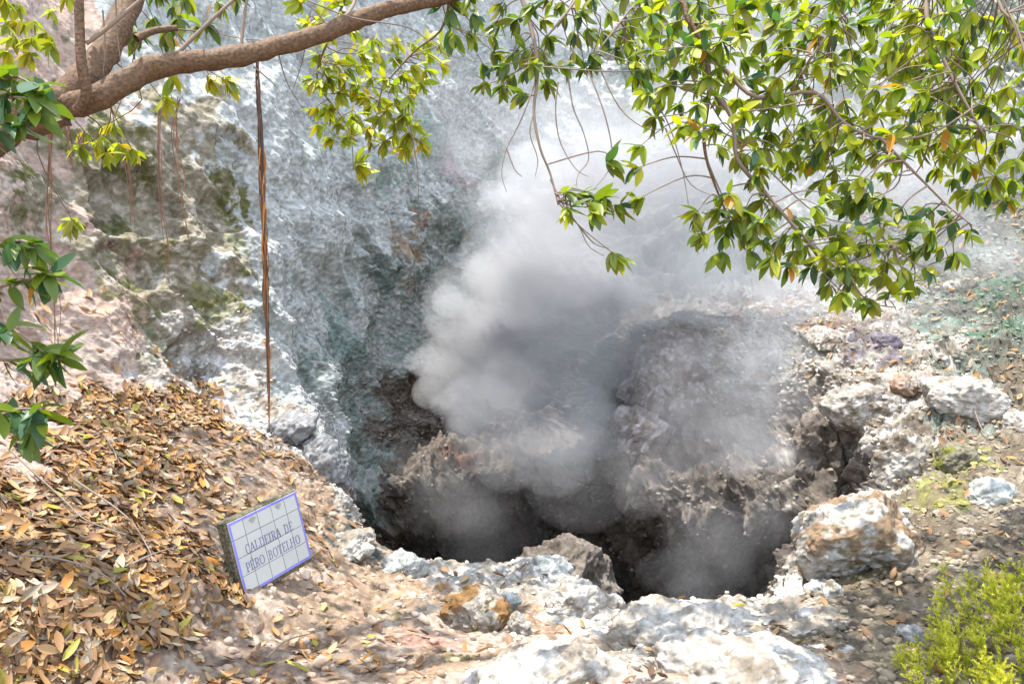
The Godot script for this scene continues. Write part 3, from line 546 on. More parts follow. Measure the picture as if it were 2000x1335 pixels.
	0.265, 2.233, -3.492, 0.203, 2.366, -3.363, 0.073, 1,
	0.116, 2.269, -3.609, 0.066, 2.369, -3.421, 0.086, 1,
	0.143, 2.376, -3.482, 0.062, 2.385, -3.43, 0.071, 1,
	0.48, 2.361, -3.651, 0.53, 2.474, -3.395, 0.083, 1,
	0.212, 2.407, -3.633, 0.273, 2.5, -3.501, 0.068, 1,
	0.137, 2.437, -3.347, 0.23, 2.407, -3.396, 0.089, 1,
	-0.075, 2.371, -3.556, 0.039, 2.459, -3.462, 0.074, 1,
	0.081, 2.17, -3.265, 0.097, 2.174, -3.31, 0.078, 1,
	-0.013, 2.137, -3.398, 0.096, 2.19, -3.319, 0.071, 1,
	0.309, 2.196, -3.568, 0.236, 2.421, -3.411, 0.072, 1,
	-0.348, 2.323, -4.232, -0.497, 2.337, -4.081, 0.078, 2,
	-0.912, 2.106, -4.137, -0.924, 2.132, -4.299, 0.094, 2,
	-0.566, 1.904, -4.281, -0.496, 1.96, -4.218, 0.084, 2,
	-0.867, 2.408, -4.467, -0.943, 2.327, -4.181, 0.089, 2,
	-0.554, 2.285, -4.289, -0.565, 2.263, -4.144, 0.09, 2,
	-0.684, 2.062, -4.303, -0.653, 2.115, -4.245, 0.089, 2,
	-0.794, 2.218, -4.196, -0.633, 2.189, -4.208, 0.088, 2,
	-0.819, 1.955, -4.08, -0.849, 1.968, -4.321, 0.073, 2,
	-0.486, 2.044, -4.233, -0.548, 2.012, -4.227, 0.09, 2,
	-1.007, 2.233, -4.154, -0.968, 2.285, -4.224, 0.093, 2,
	-0.686, 2.387, -4.28, -0.907, 2.389, -4.116, 0.088, 2,
	-0.824, 2.098, -4.392, -0.89, 2.076, -4.315, 0.091, 2,
	-0.599, 2.377, -4.353, -0.542, 2.288, -4.123, 0.079, 2,
	-0.907, 2.286, -4.144, -0.943, 2.327, -4.181, 0.085, 2,
	-0.458, 1.958, -4.255, -0.496, 1.96, -4.218, 0.086, 2,
	-0.577, 2.146, -4.209, -0.633, 2.189, -4.208, 0.076, 2,
	-0.478, 2.264, -4.445, -0.565, 2.263, -4.144, 0.088, 2,
	-0.504, 2.439, -4.38, -0.497, 2.337, -4.081, 0.073, 2,
	-1.001, 2.388, -4.306, -0.943, 2.327, -4.181, 0.084, 2,
	-0.942, 2.009, -4.054, -0.907, 2.104, -4.307, 0.077, 2,
	-0.635, 2.243, -4.128, -0.588, 2.238, -4.165, 0.086, 2,
	-0.375, 2.465, -4.458, -0.497, 2.337, -4.081, 0.087, 2,
	-0.652, 1.929, -4.142, -0.548, 2.012, -4.227, 0.092, 2,
	-0.526, 1.973, -4.24, -0.522, 1.986, -4.223, 0.091, 2,
	-0.777, 2.328, -4.316, -0.943, 2.327, -4.181, 0.076, 2,
	-0.418, 2.378, -4.262, -0.497, 2.337, -4.081, 0.078, 2,
	-0.576, 2.023, -4.153, -0.575, 2.037, -4.232, 0.074, 2,
	-0.606, 2.462, -4.417, -0.52, 2.312, -4.102, 0.085, 2,
	-0.953, 2.222, -4.191, -0.968, 2.285, -4.224, 0.089, 2,
	-0.925, 1.96, -4.207, -0.849, 1.968, -4.321, 0.074, 2,
	-0.692, 2.176, -4.379, -0.679, 2.14, -4.25, 0.091, 2,
	-0.733, 2.266, -4.294, -0.633, 2.189, -4.208, 0.087, 2,
	-0.724, 1.952, -4.241, -0.849, 1.968, -4.321, 0.079, 2,
	-0.781, 2.014, -4.047, -0.653, 2.115, -4.245, 0.087, 2,
	-0.858, 2.178, -4.168, -0.958, 2.188, -4.283, 0.089, 2,
	-0.676, 2.436, -4.224, -0.864, 2.435, -4.035, 0.081, 2,
	-0.97, 2.088, -4.405, -0.907, 2.104, -4.307, 0.075, 2,
	-0.744, 2.369, -4.195, -0.907, 2.389, -4.116, 0.088, 2,
	-0.746, 2.163, -4.224, -0.679, 2.14, -4.25, 0.092, 2,
	-0.584, 2.199, -4.107, -0.588, 2.238, -4.165, 0.073, 2,
	-1.039, 2.118, -4.367, -0.941, 2.16, -4.291, 0.076, 2,
	-0.845, 2.25, -4.181, -0.943, 2.327, -4.181, 0.077, 2,
	-0.884, 2.332, -4.257, -0.943, 2.327, -4.181, 0.093, 2,
	-0.888, 2.03, -4.224, -0.873, 2.048, -4.322, 0.089, 2,
	-0.538, 2.063, -4.096, -0.601, 2.063, -4.236, 0.085, 2,
	-0.477, 2.301, -4.165, -0.52, 2.312, -4.102, 0.077, 2,
	-0.629, 2.092, -4.163, -0.627, 2.089, -4.241, 0.081, 2,
	-0.735, 2.359, -4.377, -0.931, 2.347, -4.159, 0.075, 2,
	-0.713, 2, -4.128, -0.627, 2.089, -4.241, 0.095, 2,
	-0.599, 1.965, -4.162, -0.548, 2.012, -4.227, 0.073, 2,
	-0.474, 1.921, -4.361, -0.496, 1.96, -4.218, 0.072, 2,
	-0.505, 2.201, -4.211, -0.588, 2.238, -4.165, 0.089, 2,
	-0.454, 2.489, -4.49, -0.497, 2.337, -4.081, 0.093, 2,
	-0.861, 2.338, -4.462, -0.956, 2.306, -4.203, 0.086, 2,
	-0.757, 2.145, -4.44, -0.679, 2.14, -4.25, 0.078, 2,
	-0.905, 2.246, -4.196, -0.956, 2.306, -4.203, 0.087, 2,
	-0.433, 2.308, -4.331, -0.52, 2.312, -4.102, 0.091, 2,
	-0.501, 2.132, -4.095, -0.565, 2.263, -4.144, 0.081, 2,
	-0.797, 1.844, -4.297, -0.833, 1.836, -4.298, 0.101, 3,
	-0.778, 1.786, -4.282, -0.833, 1.836, -4.298, 0.084, 3,
	-0.779, 2.542, -3.852, -0.772, 2.511, -3.858, 0.087, 2,
	-1.006, 2.437, -4.037, -0.864, 2.435, -4.035, 0.076, 2,
	-1.021, 2.589, -4.044, -0.864, 2.435, -4.035, 0.095, 2,
	-0.751, 2.449, -4.002, -0.833, 2.46, -3.976, 0.079, 2,
	-0.922, 2.518, -4.053, -0.864, 2.435, -4.035, 0.086, 2,
	-0.879, 2.426, -4.025, -0.864, 2.435, -4.035, 0.091, 2,
	-1.017, 2.522, -4.183, -0.894, 2.41, -4.094, 0.076, 2,
	-0.759, 2.471, -3.823, -0.772, 2.511, -3.858, 0.075, 2,
	-2.174, 2.364, -3.967, -1.429, 2.695, -3.408, 0.088, 2,
	-2.062, 2.561, -3.919, -1.421, 2.807, -3.479, 0.077, 2,
	-2.317, 2.542, -3.857, -1.425, 2.751, -3.444, 0.094, 2,
	-2.433, 2.259, -3.997, -1.437, 2.583, -3.338, 0.079, 2,
	-2.424, 2.419, -4.091, -1.425, 2.751, -3.444, 0.078, 2,
	-2.532, 2.57, -4.465, -1.408, 2.976, -3.585, 0.079, 2,
	-2.191, 2.298, -3.802, -1.445, 2.489, -3.283, 0.092, 2,
	-2.358, 2.59, -4.338, -1.408, 2.976, -3.585, 0.076, 2,
	-2.382, 2.565, -4.084, -1.417, 2.864, -3.514, 0.076, 2,
	-2.65, 2.573, -4.458, -1.408, 2.976, -3.585, 0.093, 2,
	-2.185, 2.365, -3.82, -1.437, 2.583, -3.338, 0.077, 2,
	-2.447, 2.346, -4.07, -1.429, 2.695, -3.408, 0.086, 2,
	-2.433, 2.502, -4.396, -1.412, 2.92, -3.549, 0.093, 2,
	-2.607, 2.57, -4.481, -1.408, 2.976, -3.585, 0.085, 2,
	-1.249, 2.367, -3.491, -1.302, 2.3, -3.256, 0.086, 1,
	-1.604, 2.418, -3.519, -1.443, 2.508, -3.293, 0.078, 1,
	-1.502, 2.351, -3.669, -1.437, 2.583, -3.338, 0.087, 1,
	-1.465, 2.478, -3.53, -1.437, 2.583, -3.338, 0.074, 1,
	-1.201, 2.523, -3.721, -1.425, 2.751, -3.444, 0.088, 1,
	-1.564, 2.592, -4.071, -1.412, 2.92, -3.549, 0.085, 1,
	-1.621, 2.347, -3.634, -1.443, 2.508, -3.293, 0.093, 1,
	-1.427, 2.409, -3.638, -1.437, 2.583, -3.338, 0.09, 1,
	-1.387, 2.557, -4.028, -1.417, 2.864, -3.514, 0.087, 1,
	-1.614, 2.447, -3.82, -1.429, 2.695, -3.408, 0.077, 1,
	-1.542, 2.51, -3.862, -1.425, 2.751, -3.444, 0.072, 1,
	-1.56, 2.493, -4.17, -0.894, 2.41, -4.094, 0.084, 1,
	-1.392, 2.032, -3.349, -1.382, 2.263, -3.18, 0.088, 2,
	-1.368, 2.133, -3.374, -1.31, 2.298, -3.249, 0.087, 2,
	-1.208, 2.125, -3.369, -1.302, 2.3, -3.256, 0.075, 3,
	-1.153, 2.123, -3.416, -1.302, 2.3, -3.256, 0.082, 3,
	-1.808, 1.922, -3.495, -1.489, 2.188, -3.078, 0.069, 2,
	-1.611, 1.845, -3.513, -1.489, 2.188, -3.078, 0.08, 2,
	-1.713, 1.963, -3.544, -1.478, 2.249, -3.127, 0.075, 2,
	-1.638, 1.826, -3.344, -1.555, 2.023, -2.941, 0.079, 2,
	-1.671, 1.888, -3.361, -1.505, 2.134, -3.03, 0.081, 2,
	-1.644, 1.871, -3.454, -1.495, 2.17, -3.062, 0.083, 2,
	-1.724, 1.857, -3.293, -1.575, 1.997, -2.924, 0.085, 2,
	-1.825, 1.559, -3.379, -1.605, 1.959, -2.898, 0.085, 2,
	-0.208, 2.618, -2.929, -0.214, 2.47, -3.407, 0.096, 1,
	-2.633, 3.744, -3.644, -1.34, 3.576, -3.957, 0.11, 1,
	-1.365, 2.85, -3.285, -1.421, 2.807, -3.479, 0.106, 1,
	-3.012, 3.1, -4.233, -1.379, 3.233, -3.744, 0.089, 1,
	-0.755, 4.223, -4.57, -1.34, 3.576, -3.957, 0.101, 1,
	-1.811, 4.114, -4.476, -1.34, 3.576, -3.957, 0.106, 1,
	-0.913, 2.903, -3.653, -1.408, 2.976, -3.585, 0.108, 1,
	-1.912, 2.619, -3.343, -1.433, 2.639, -3.373, 0.094, 1,
	-1.172, 3.464, -3.931, -1.35, 3.49, -3.904, 0.095, 1,
	-2.015, 3.379, -3.287, -1.369, 3.319, -3.797, 0.107, 1,
	-0.459, 3.518, -4.289, -1.34, 3.576, -3.957, 0.087, 1,
	-2.068, 3.393, -4.096, -1.359, 3.404, -3.851, 0.11, 1,
	-3.078, 3.714, -4.323, -1.34, 3.576, -3.957, 0.089, 1,
	-1.433, 2.549, -2.941, -1.5, 2.553, -2.945, 0.097, 1,
	-2.422, 4.241, -4.551, -1.34, 3.576, -3.957, 0.11, 1,
	-1.742, 2.689, -2.865, -1.5, 2.553, -2.945, 0.109, 1,
	-0.75, 2.762, -3.884, -0.711, 2.561, -3.74, 0.103, 1,
	-0.968, 3.555, -3.362, -1.34, 3.576, -3.957, 0.102, 1,
	-0.283, 4.172, -4.612, -1.34, 3.576, -3.957, 0.101, 1,
	-2.105, 3.839, -4.51, -1.34, 3.576, -3.957, 0.104, 1,
	-1.09, 2.846, -3.239, -1.417, 2.864, -3.514, 0.094, 1,
	-1.274, 3.105, -3.318, -1.398, 3.062, -3.638, 0.093, 1,
	-0.897, 3.36, -4.028, -1.35, 3.49, -3.904, 0.098, 1,
	-2.86, 4.319, -4.577, -1.34, 3.576, -3.957, 0.09, 1,
	-1.593, 2.715, -3.04, -1.5, 2.553, -2.945, 0.087, 1,
	-2.066, 2.636, -3.218, -1.433, 2.639, -3.373, 0.104, 1,
	-2.189, 2.462, -3.052, -1.5, 2.553, -2.945, 0.102, 1,
	-1.043, 4.033, -4.542, -1.34, 3.576, -3.957, 0.102, 1,
	-1.833, 3.049, -3.222, -1.398, 3.062, -3.638, 0.106, 1,
	-0.419, 2.848, -4.214, -0.711, 2.561, -3.74, 0.099, 1,
	-0.387, 2.956, -3.493, -0.65, 2.611, -3.622, 0.101, 1,
	-0.832, 2.485, -2.947, -0.977, 2.441, -3.182, 0.103, 1,
	-1.204, 2.505, -3.16, -1.177, 2.457, -3.03, 0.102, 1,
	-2.194, 3.068, -3.395, -1.398, 3.062, -3.638, 0.095, 1,
	-3.304, 3.338, -4.446, -1.35, 3.49, -3.904, 0.094, 1,
	-0.352, 3.759, -4.292, -1.34, 3.576, -3.957, 0.088, 1,
	-1.44, 4.045, -4.186, -1.34, 3.576, -3.957, 0.087, 1,
	-2.013, 3.573, -3.802, -1.34, 3.576, -3.957, 0.109, 1,
	-0.518, 2.719, -3.266, -0.645, 2.562, -3.562, 0.093, 1,
	-0.847, 3.33, -4.425, -1.34, 3.576, -3.957, 0.097, 1,
	-1.056, 3.208, -3.944, -1.369, 3.319, -3.797, 0.104, 1,
	-2.043, 4.03, -4.237, -1.34, 3.576, -3.957, 0.111, 1,
	-1.709, 3.881, -4.583, -1.34, 3.576, -3.957, 0.087, 1,
	-2.096, 3.291, -3.014, -1.379, 3.233, -3.744, 0.105, 1,
	-2.412, 2.6, -3.136, -1.5, 2.553, -2.945, 0.104, 1,
	-0.653, 3.125, -3.086, -1.389, 3.147, -3.691, 0.097, 1,
	-1.033, 3.554, -3.682, -1.34, 3.576, -3.957, 0.097, 1,
	-2.132, 3.134, -3.804, -1.389, 3.147, -3.691, 0.088, 1,
	-1.314, 3.612, -3.713, -1.34, 3.576, -3.957, 0.112, 1,
	-1.305, 2.857, -2.951, -1.5, 2.553, -2.945, 0.106, 1,
	-0.698, 3.299, -3.855, -1.359, 3.404, -3.851, 0.09, 1,
	-0.442, 2.92, -3.952, -0.65, 2.611, -3.622, 0.094, 1,
	-2.491, 3.559, -3.759, -1.34, 3.576, -3.957, 0.091, 1,
	-1.049, 4.409, -4.746, -1.34, 3.576, -3.957, 0.11, 1,
	-1.189, 2.792, -3.661, -1.417, 2.864, -3.514, 0.098, 1,
	-2.303, 2.91, -3.501, -1.412, 2.92, -3.549, 0.101, 1,
	-0.554, 3.675, -4.021, -1.34, 3.576, -3.957, 0.105, 1,
	-1.449, 3.037, -3.121, -1.408, 2.976, -3.585, 0.11, 1,
	-0.535, 3.149, -3.026, -1.389, 3.147, -3.691, 0.11, 1,
	-1.997, 3.149, -3.257, -1.389, 3.147, -3.691, 0.098, 1,
	-0.322, 3.373, -4.306, -1.34, 3.576, -3.957, 0.095, 1,
	-1.384, 3.351, -3.109, -1.369, 3.319, -3.797, 0.103, 1,
	-2.344, 3.025, -4.065, -1.389, 3.147, -3.691, 0.096, 1,
	-2.794, 3.305, -4.002, -1.369, 3.319, -3.797, 0.108, 1,
	-1.162, 2.818, -2.851, -1.5, 2.553, -2.945, 0.103, 1,
	-1.054, 3.581, -3.993, -1.34, 3.576, -3.957, 0.097, 1,
	-0.368, 3.425, -3.277, -1.359, 3.404, -3.851, 0.094, 1,
	-2.385, 2.712, -3.491, -1.425, 2.751, -3.444, 0.107, 1,
	-1.351, 3.771, -4.218, -1.34, 3.576, -3.957, 0.099, 1,
	-1.135, 3.144, -3.395, -1.389, 3.147, -3.691, 0.109, 1,
	-1.238, 2.472, -2.849, -1.192, 2.441, -3.021, 0.095, 1,
	-0.225, 3.226, -3.462, 0.24, 2.704, -3.575, 0.098, 1,
	-1.894, 2.418, -2.849, -1.482, 2.464, -2.911, 0.096, 1,
	-2.275, 3.001, -3.112, -1.408, 2.976, -3.585, 0.087, 1,
	-2.755, 4.442, -4.746, -1.34, 3.576, -3.957, 0.108, 1,
	-1.669, 3.459, -3.505, -1.359, 3.404, -3.851, 0.103, 1,
	-1.954, 3.279, -3.315, -1.379, 3.233, -3.744, 0.109, 1,
	-1.869, 3.04, -3.922, -1.389, 3.147, -3.691, 0.097, 1,
	-1.28, 2.731, -3.299, -1.425, 2.751, -3.444, 0.097, 1,
	-2.464, 2.883, -4.075, -1.398, 3.062, -3.638, 0.106, 1,
	-2.179, 2.41, -2.863, -1.494, 2.523, -2.934, 0.111, 1,
	-2.278, 2.623, -3.66, -1.429, 2.695, -3.408, 0.109, 1,
	-0.177, 2.456, -2.874, -0.264, 2.448, -3.384, 0.108, 1,
	-1.926, 3.152, -3.864, -1.379, 3.233, -3.744, 0.088, 1,
	-0.545, 3.208, -2.917, -1.379, 3.233, -3.744, 0.091, 1,
	2.704, 3.054, -3.898, 1.777, 2.993, -3.385, 0.109, 0,
	-0.177, 2.794, -3.996, 0.16, 2.663, -3.555, 0.106, 0,
	1.564, 3.801, -4.144, 1.569, 2.979, -3.42, 0.085, 0,
	-0.075, 3.721, -3.981, -1.34, 3.576, -3.957, 0.107, 0,
	0.661, 3.091, -4.059, 0.736, 2.873, -3.566, 0.104, 0,
	2.225, 3.628, -3.991, 1.777, 2.993, -3.385, 0.097, 0,
	2.142, 3.053, -4.259, 1.777, 2.993, -3.385, 0.106, 0,
	1.448, 3.543, -4.734, 1.292, 2.961, -3.468, 0.095, 0,
	1.287, 2.746, -3.945, 1.162, 2.946, -3.491, 0.091, 0,
	0.619, 4.028, -4.575, 0.797, 2.883, -3.556, 0.103, 0,
	1.042, 3.744, -4.099, 1.162, 2.946, -3.491, 0.09, 0,
	2.895, 3.651, -3.905, 1.777, 2.993, -3.385, 0.088, 0,
	-0.078, 3.497, -4.555, -1.34, 3.576, -3.957, 0.107, 0,
	1.855, 3.455, -4.25, 1.777, 2.993, -3.385, 0.106, 0,
	0.442, 2.766, -4.188, 0.424, 2.776, -3.588, 0.101, 0,
	2.68, 3.528, -4.669, 1.777, 2.993, -3.385, 0.097, 0,
	1.781, 2.879, -4.206, 1.639, 2.984, -3.408, 0.112, 0,
	1.025, 3.722, -4.822, 1.101, 2.935, -3.501, 0.102, 0,
	0.253, 3.163, -4.225, 0.476, 2.792, -3.584, 0.085, 0,
	0.482, 3.677, -4.273, 0.736, 2.873, -3.566, 0.093, 0,
	2.526, 2.908, -4.128, 1.777, 2.993, -3.385, 0.091, 0,
	3.598, 3.3, -4.746, 1.777, 2.993, -3.385, 0.091, 0,
	1.535, 3.137, -4.387, 1.431, 2.97, -3.444, 0.086, 0,
	2.788, 3.537, -4.2, 1.777, 2.993, -3.385, 0.112, 0,
	2.913, 2.677, -4.024, 1.777, 2.993, -3.385, 0.088, 0,
	2.407, 2.837, -4.35, 1.777, 2.993, -3.385, 0.108, 0,
	0.034, 2.683, -3.677, 0.12, 2.643, -3.545, 0.102, 0,
	1.356, 3.404, -3.846, 1.361, 2.965, -3.456, 0.106, 0,
	1.951, 3.757, -4.442, 1.777, 2.993, -3.385, 0.107, 0,
	3.557, 3.732, -4.781, 1.777, 2.993, -3.385, 0.105, 0,
	0.203, 3.892, -4.66, -1.34, 3.576, -3.957, 0.097, 0,
	0.593, 3.311, -4.066, 0.736, 2.873, -3.566, 0.11, 0,
	0.945, 2.822, -3.978, 0.857, 2.894, -3.545, 0.109, 0,
	2.663, 3.895, -4.318, 1.777, 2.993, -3.385, 0.086, 0,
	2.001, 4.046, -4.48, 1.777, 2.993, -3.385, 0.105, 0,
	0.721, 3.71, -3.841, 0.918, 2.904, -3.534, 0.112, 0,
	0.208, 3.94, -4.199, -1.34, 3.576, -3.957, 0.097, 0,
	0.915, 3.849, -4.596, 1.04, 2.925, -3.512, 0.101, 0,
	2.972, 3.99, -4.345, 1.777, 2.993, -3.385, 0.111, 0,
	1.81, 2.665, -3.765, 1.729, 2.869, -3.337, 0.104, 0,
	0.369, 3.2, -3.741, 0.58, 2.824, -3.577, 0.106, 0,
	0.747, 2.907, -4.4, 0.736, 2.873, -3.566, 0.096, 0,
	1.329, 3.843, -4.259, 1.292, 2.961, -3.468, 0.1, 0,
	2.399, 3.848, -4.756, 1.777, 2.993, -3.385, 0.089, 0,
	-0.052, 3.026, -4.087, 0.32, 2.744, -3.595, 0.097, 0])
var BARE := [
	[0.1, 2.126, -3.282, 0.039, 1.962, -3.203, -0.02, 1.844, -3.162, -0.039, 1.748, -3.135, -0.02, 1.68, -3.123],
	[-0.02, 1.844, -3.162, 0.01, 1.766, -3.128, 0.039, 1.738, -3.123],
	[0.179, 2.101, -3.248, 0.168, 1.982, -3.206, 0.188, 1.865, -3.186, 0.247, 1.768, -3.169, 0.296, 1.739, -3.163],
	[0.217, 2.118, -3.23, 0.235, 1.999, -3.189, 0.274, 1.902, -3.162, 0.293, 1.805, -3.145, 0.253, 1.747, -3.124, 0.244, 1.699, -3.116],
	[0.296, 2.137, -3.234, 0.35, 1.977, -3.155, 0.379, 1.843, -3.131, 0.369, 1.766, -3.118, 0.31, 1.689, -3.094],
	[0.336, 2.157, -3.237, 0.408, 1.996, -3.158, 0.5, 1.916, -3.114, 0.577, 1.916, -3.114],
	[0.148, 1.729, -3.162, 0.196, 1.632, -3.124, 0.253, 1.555, -3.091, 0.291, 1.479, -3.067, 0.349, 1.442, -3.05],
	[0.253, 1.555, -3.091, 0.311, 1.489, -3.069, 0.368, 1.47, -3.055],
	[0.085, 1.984, -3.227, 0.069, 1.904, -3.193, 0.099, 1.807, -3.175, 0.089, 1.739, -3.163],
	[0.577, 1.916, -3.114, 0.611, 1.821, -3.076, 0.664, 1.707, -3.036, 0.757, 1.661, -3.018],
	[-0.914, 2.218, -4.263, -0.731, 2.166, -4.254, -0.522, 2.089, -4.241],
	[-0.866, 2.355, -3.577, -0.914, 2.244, -3.659, -0.986, 2.126, -3.739],
	[-0.938, 2.254, -3.356, -0.925, 2.127, -3.435, -0.888, 2.035, -3.52],
	[-0.949, 2.132, -3.081, -0.883, 2.077, -3.071, -0.846, 2.036, -3.064],
	[-0.51, 2.028, -4.128, -0.471, 1.802, -4.089, -0.464, 1.576, -4.049],
	[-0.535, 1.877, -4.102, -0.51, 1.752, -4.08, -0.471, 1.702, -4.071],
	[-0.777, 2.397, -3.229, -0.592, 2.319, -3.164, -0.389, 2.292, -3.21, -0.257, 2.205, -3.246, -0.138, 2.176, -3.241],
	[0.118, 2.157, -3.237, 0.382, 2.122, -3.129, 0.564, 2.132, -3.081],
	[0.813, 1.96, -2.999, 1.017, 1.991, -2.954, 1.271, 2.08, -2.97, 1.452, 2.027, -2.96],
	[1.248, 1.282, -2.778, 1.141, 1.344, -2.789, 1.042, 1.457, -2.829],
	[0.917, 1.76, -2.944, 1.089, 1.598, -2.885, 1.262, 1.562, -2.858],
	[-1.427, 2.301, -2.958, -1.418, 2.178, -2.936, -1.427, 2.073, -2.918],
	[-1.382, 2.336, -2.964, -1.373, 2.196, -2.939, -1.355, 2.073, -2.918],
	[0.726, 1.802, -3.073, 0.776, 1.67, -3.019, 0.83, 1.577, -2.993, 0.864, 1.448, -2.96],
	[0.486, 2.072, -3.171, 0.579, 1.955, -3.131, 0.631, 1.783, -3.07, 0.659, 1.632, -3.043],
	[1.743, 2.348, -3.017, 1.785, 2.201, -2.971, 1.776, 2.095, -2.952]]
var ROOTS := [
	["main", [-0.939, 2.182, -3.1, -0.931, 1.967, -3.062, -0.922, 1.744, -3.022, -0.911, 1.54, -2.976, -0.904, 1.337, -2.94, -0.896, 1.096, -2.898, -0.889, 0.828, -2.851]],
	["thin", [-1.934, 2.135, -4.553, -1.939, 1.9, -4.512, -1.917, 1.652, -4.468, -1.892, 1.431, -4.429, -1.875, 1.196, -4.388]],
	["thin", [-1.827, 2.204, -4.566, -1.844, 1.983, -4.527, -1.816, 1.79, -4.493, -1.805, 1.624, -4.463, -1.766, 1.417, -4.427]],
	["thin", [-1.829, 1.941, -3.402, -1.818, 1.858, -3.388, -1.808, 1.776, -3.373]],
	["thin", [-1.766, 1.92, -3.399, -1.77, 1.838, -3.384, -1.749, 1.786, -3.375]],
	["thin", [-2.128, 1.976, -3.815, -2.14, 1.721, -3.77, -2.126, 1.512, -3.733, -2.102, 1.187, -3.676, -2.093, 0.978, -3.639]],
	["thin", [-2.082, 1.948, -4.419, -2.054, 1.706, -4.376, -2.021, 1.517, -4.343]]]
var STICKS := [
	[-2.062, 0.584, -3.162, -1.915, 0.515, -3.079, -1.747, 0.455, -2.988, -1.627, 0.407, -2.902, -1.467, 0.323, -2.881],
	[-1.643, 0.421, -2.523, -1.556, 0.374, -2.59, -1.438, 0.317, -2.628, -1.348, 0.256, -2.615],
	[-1.29, 0.149, -3.278, -1.229, 0.116, -3.224, -1.219, 0.123, -3.137],
	[-1.399, 0.293, -2.772, -1.356, 0.263, -2.84, -1.344, 0.225, -3.042],
	[2.748, 0.379, -4.639, 2.731, 0.327, -4.496, 2.747, 0.312, -4.396],
	[-0.906, -0.02, -2.71, -0.872, -0.047, -2.858, -0.803, -0.072, -2.975],
	[-1.925, 0.503, -3.654, -1.847, 0.463, -3.587, -1.8, 0.44, -3.51],
	[-1.828, 0.478, -3.179, -1.549, 0.349, -3.059, -1.356, 0.26, -2.839]]
var SHRUB := [
	[-2, 0.4, -1.6, -1.427, 1.438, -1.993, -1.292, 1.516, -1.957, -1.174, 1.555, -1.913, -1.114, 1.545, -1.89],
	[-2, 0.4, -1.6, -1.427, 1.262, -1.962, -1.292, 1.272, -1.913, -1.15, 1.271, -1.883, -1.065, 1.281, -1.864],
	[-2, 0.4, -1.6, -1.427, 1.036, -1.923, -1.259, 1.126, -1.837, -1.155, 1.17, -1.814, -1.084, 1.175, -1.795],
	[-2, 0.4, -1.6, -1.355, 1.782, -1.953, -1.225, 1.871, -1.918, -1.136, 1.925, -1.897, -1.066, 1.899, -1.872],
	[-2, 0.4, -1.6, -1.355, 1.722, -1.942, -1.249, 1.802, -1.905, -1.135, 1.82, -1.858, -1.101, 1.831, -1.86],
	[-2, 0.4, -1.6, -1.355, 1.818, -1.959, -1.249, 1.871, -1.918, -1.112, 1.877, -1.868, -1.055, 1.865, -1.866],
	[-2, 0.4, -1.6, -1.427, 1.312, -1.971, -1.279, 1.369, -1.931, -1.198, 1.35, -1.897, -1.101, 1.293, -1.866],
	[-2, 0.4, -1.6, -1.427, 1.061, -1.927, -1.242, 1.125, -1.887, -1.138, 1.103, -1.833],
	[-2, 0.4, -1.6, -1.401, 1.387, -1.985, -1.242, 1.443, -1.944, -1.15, 1.464, -1.917, -1.089, 1.484, -1.9]]
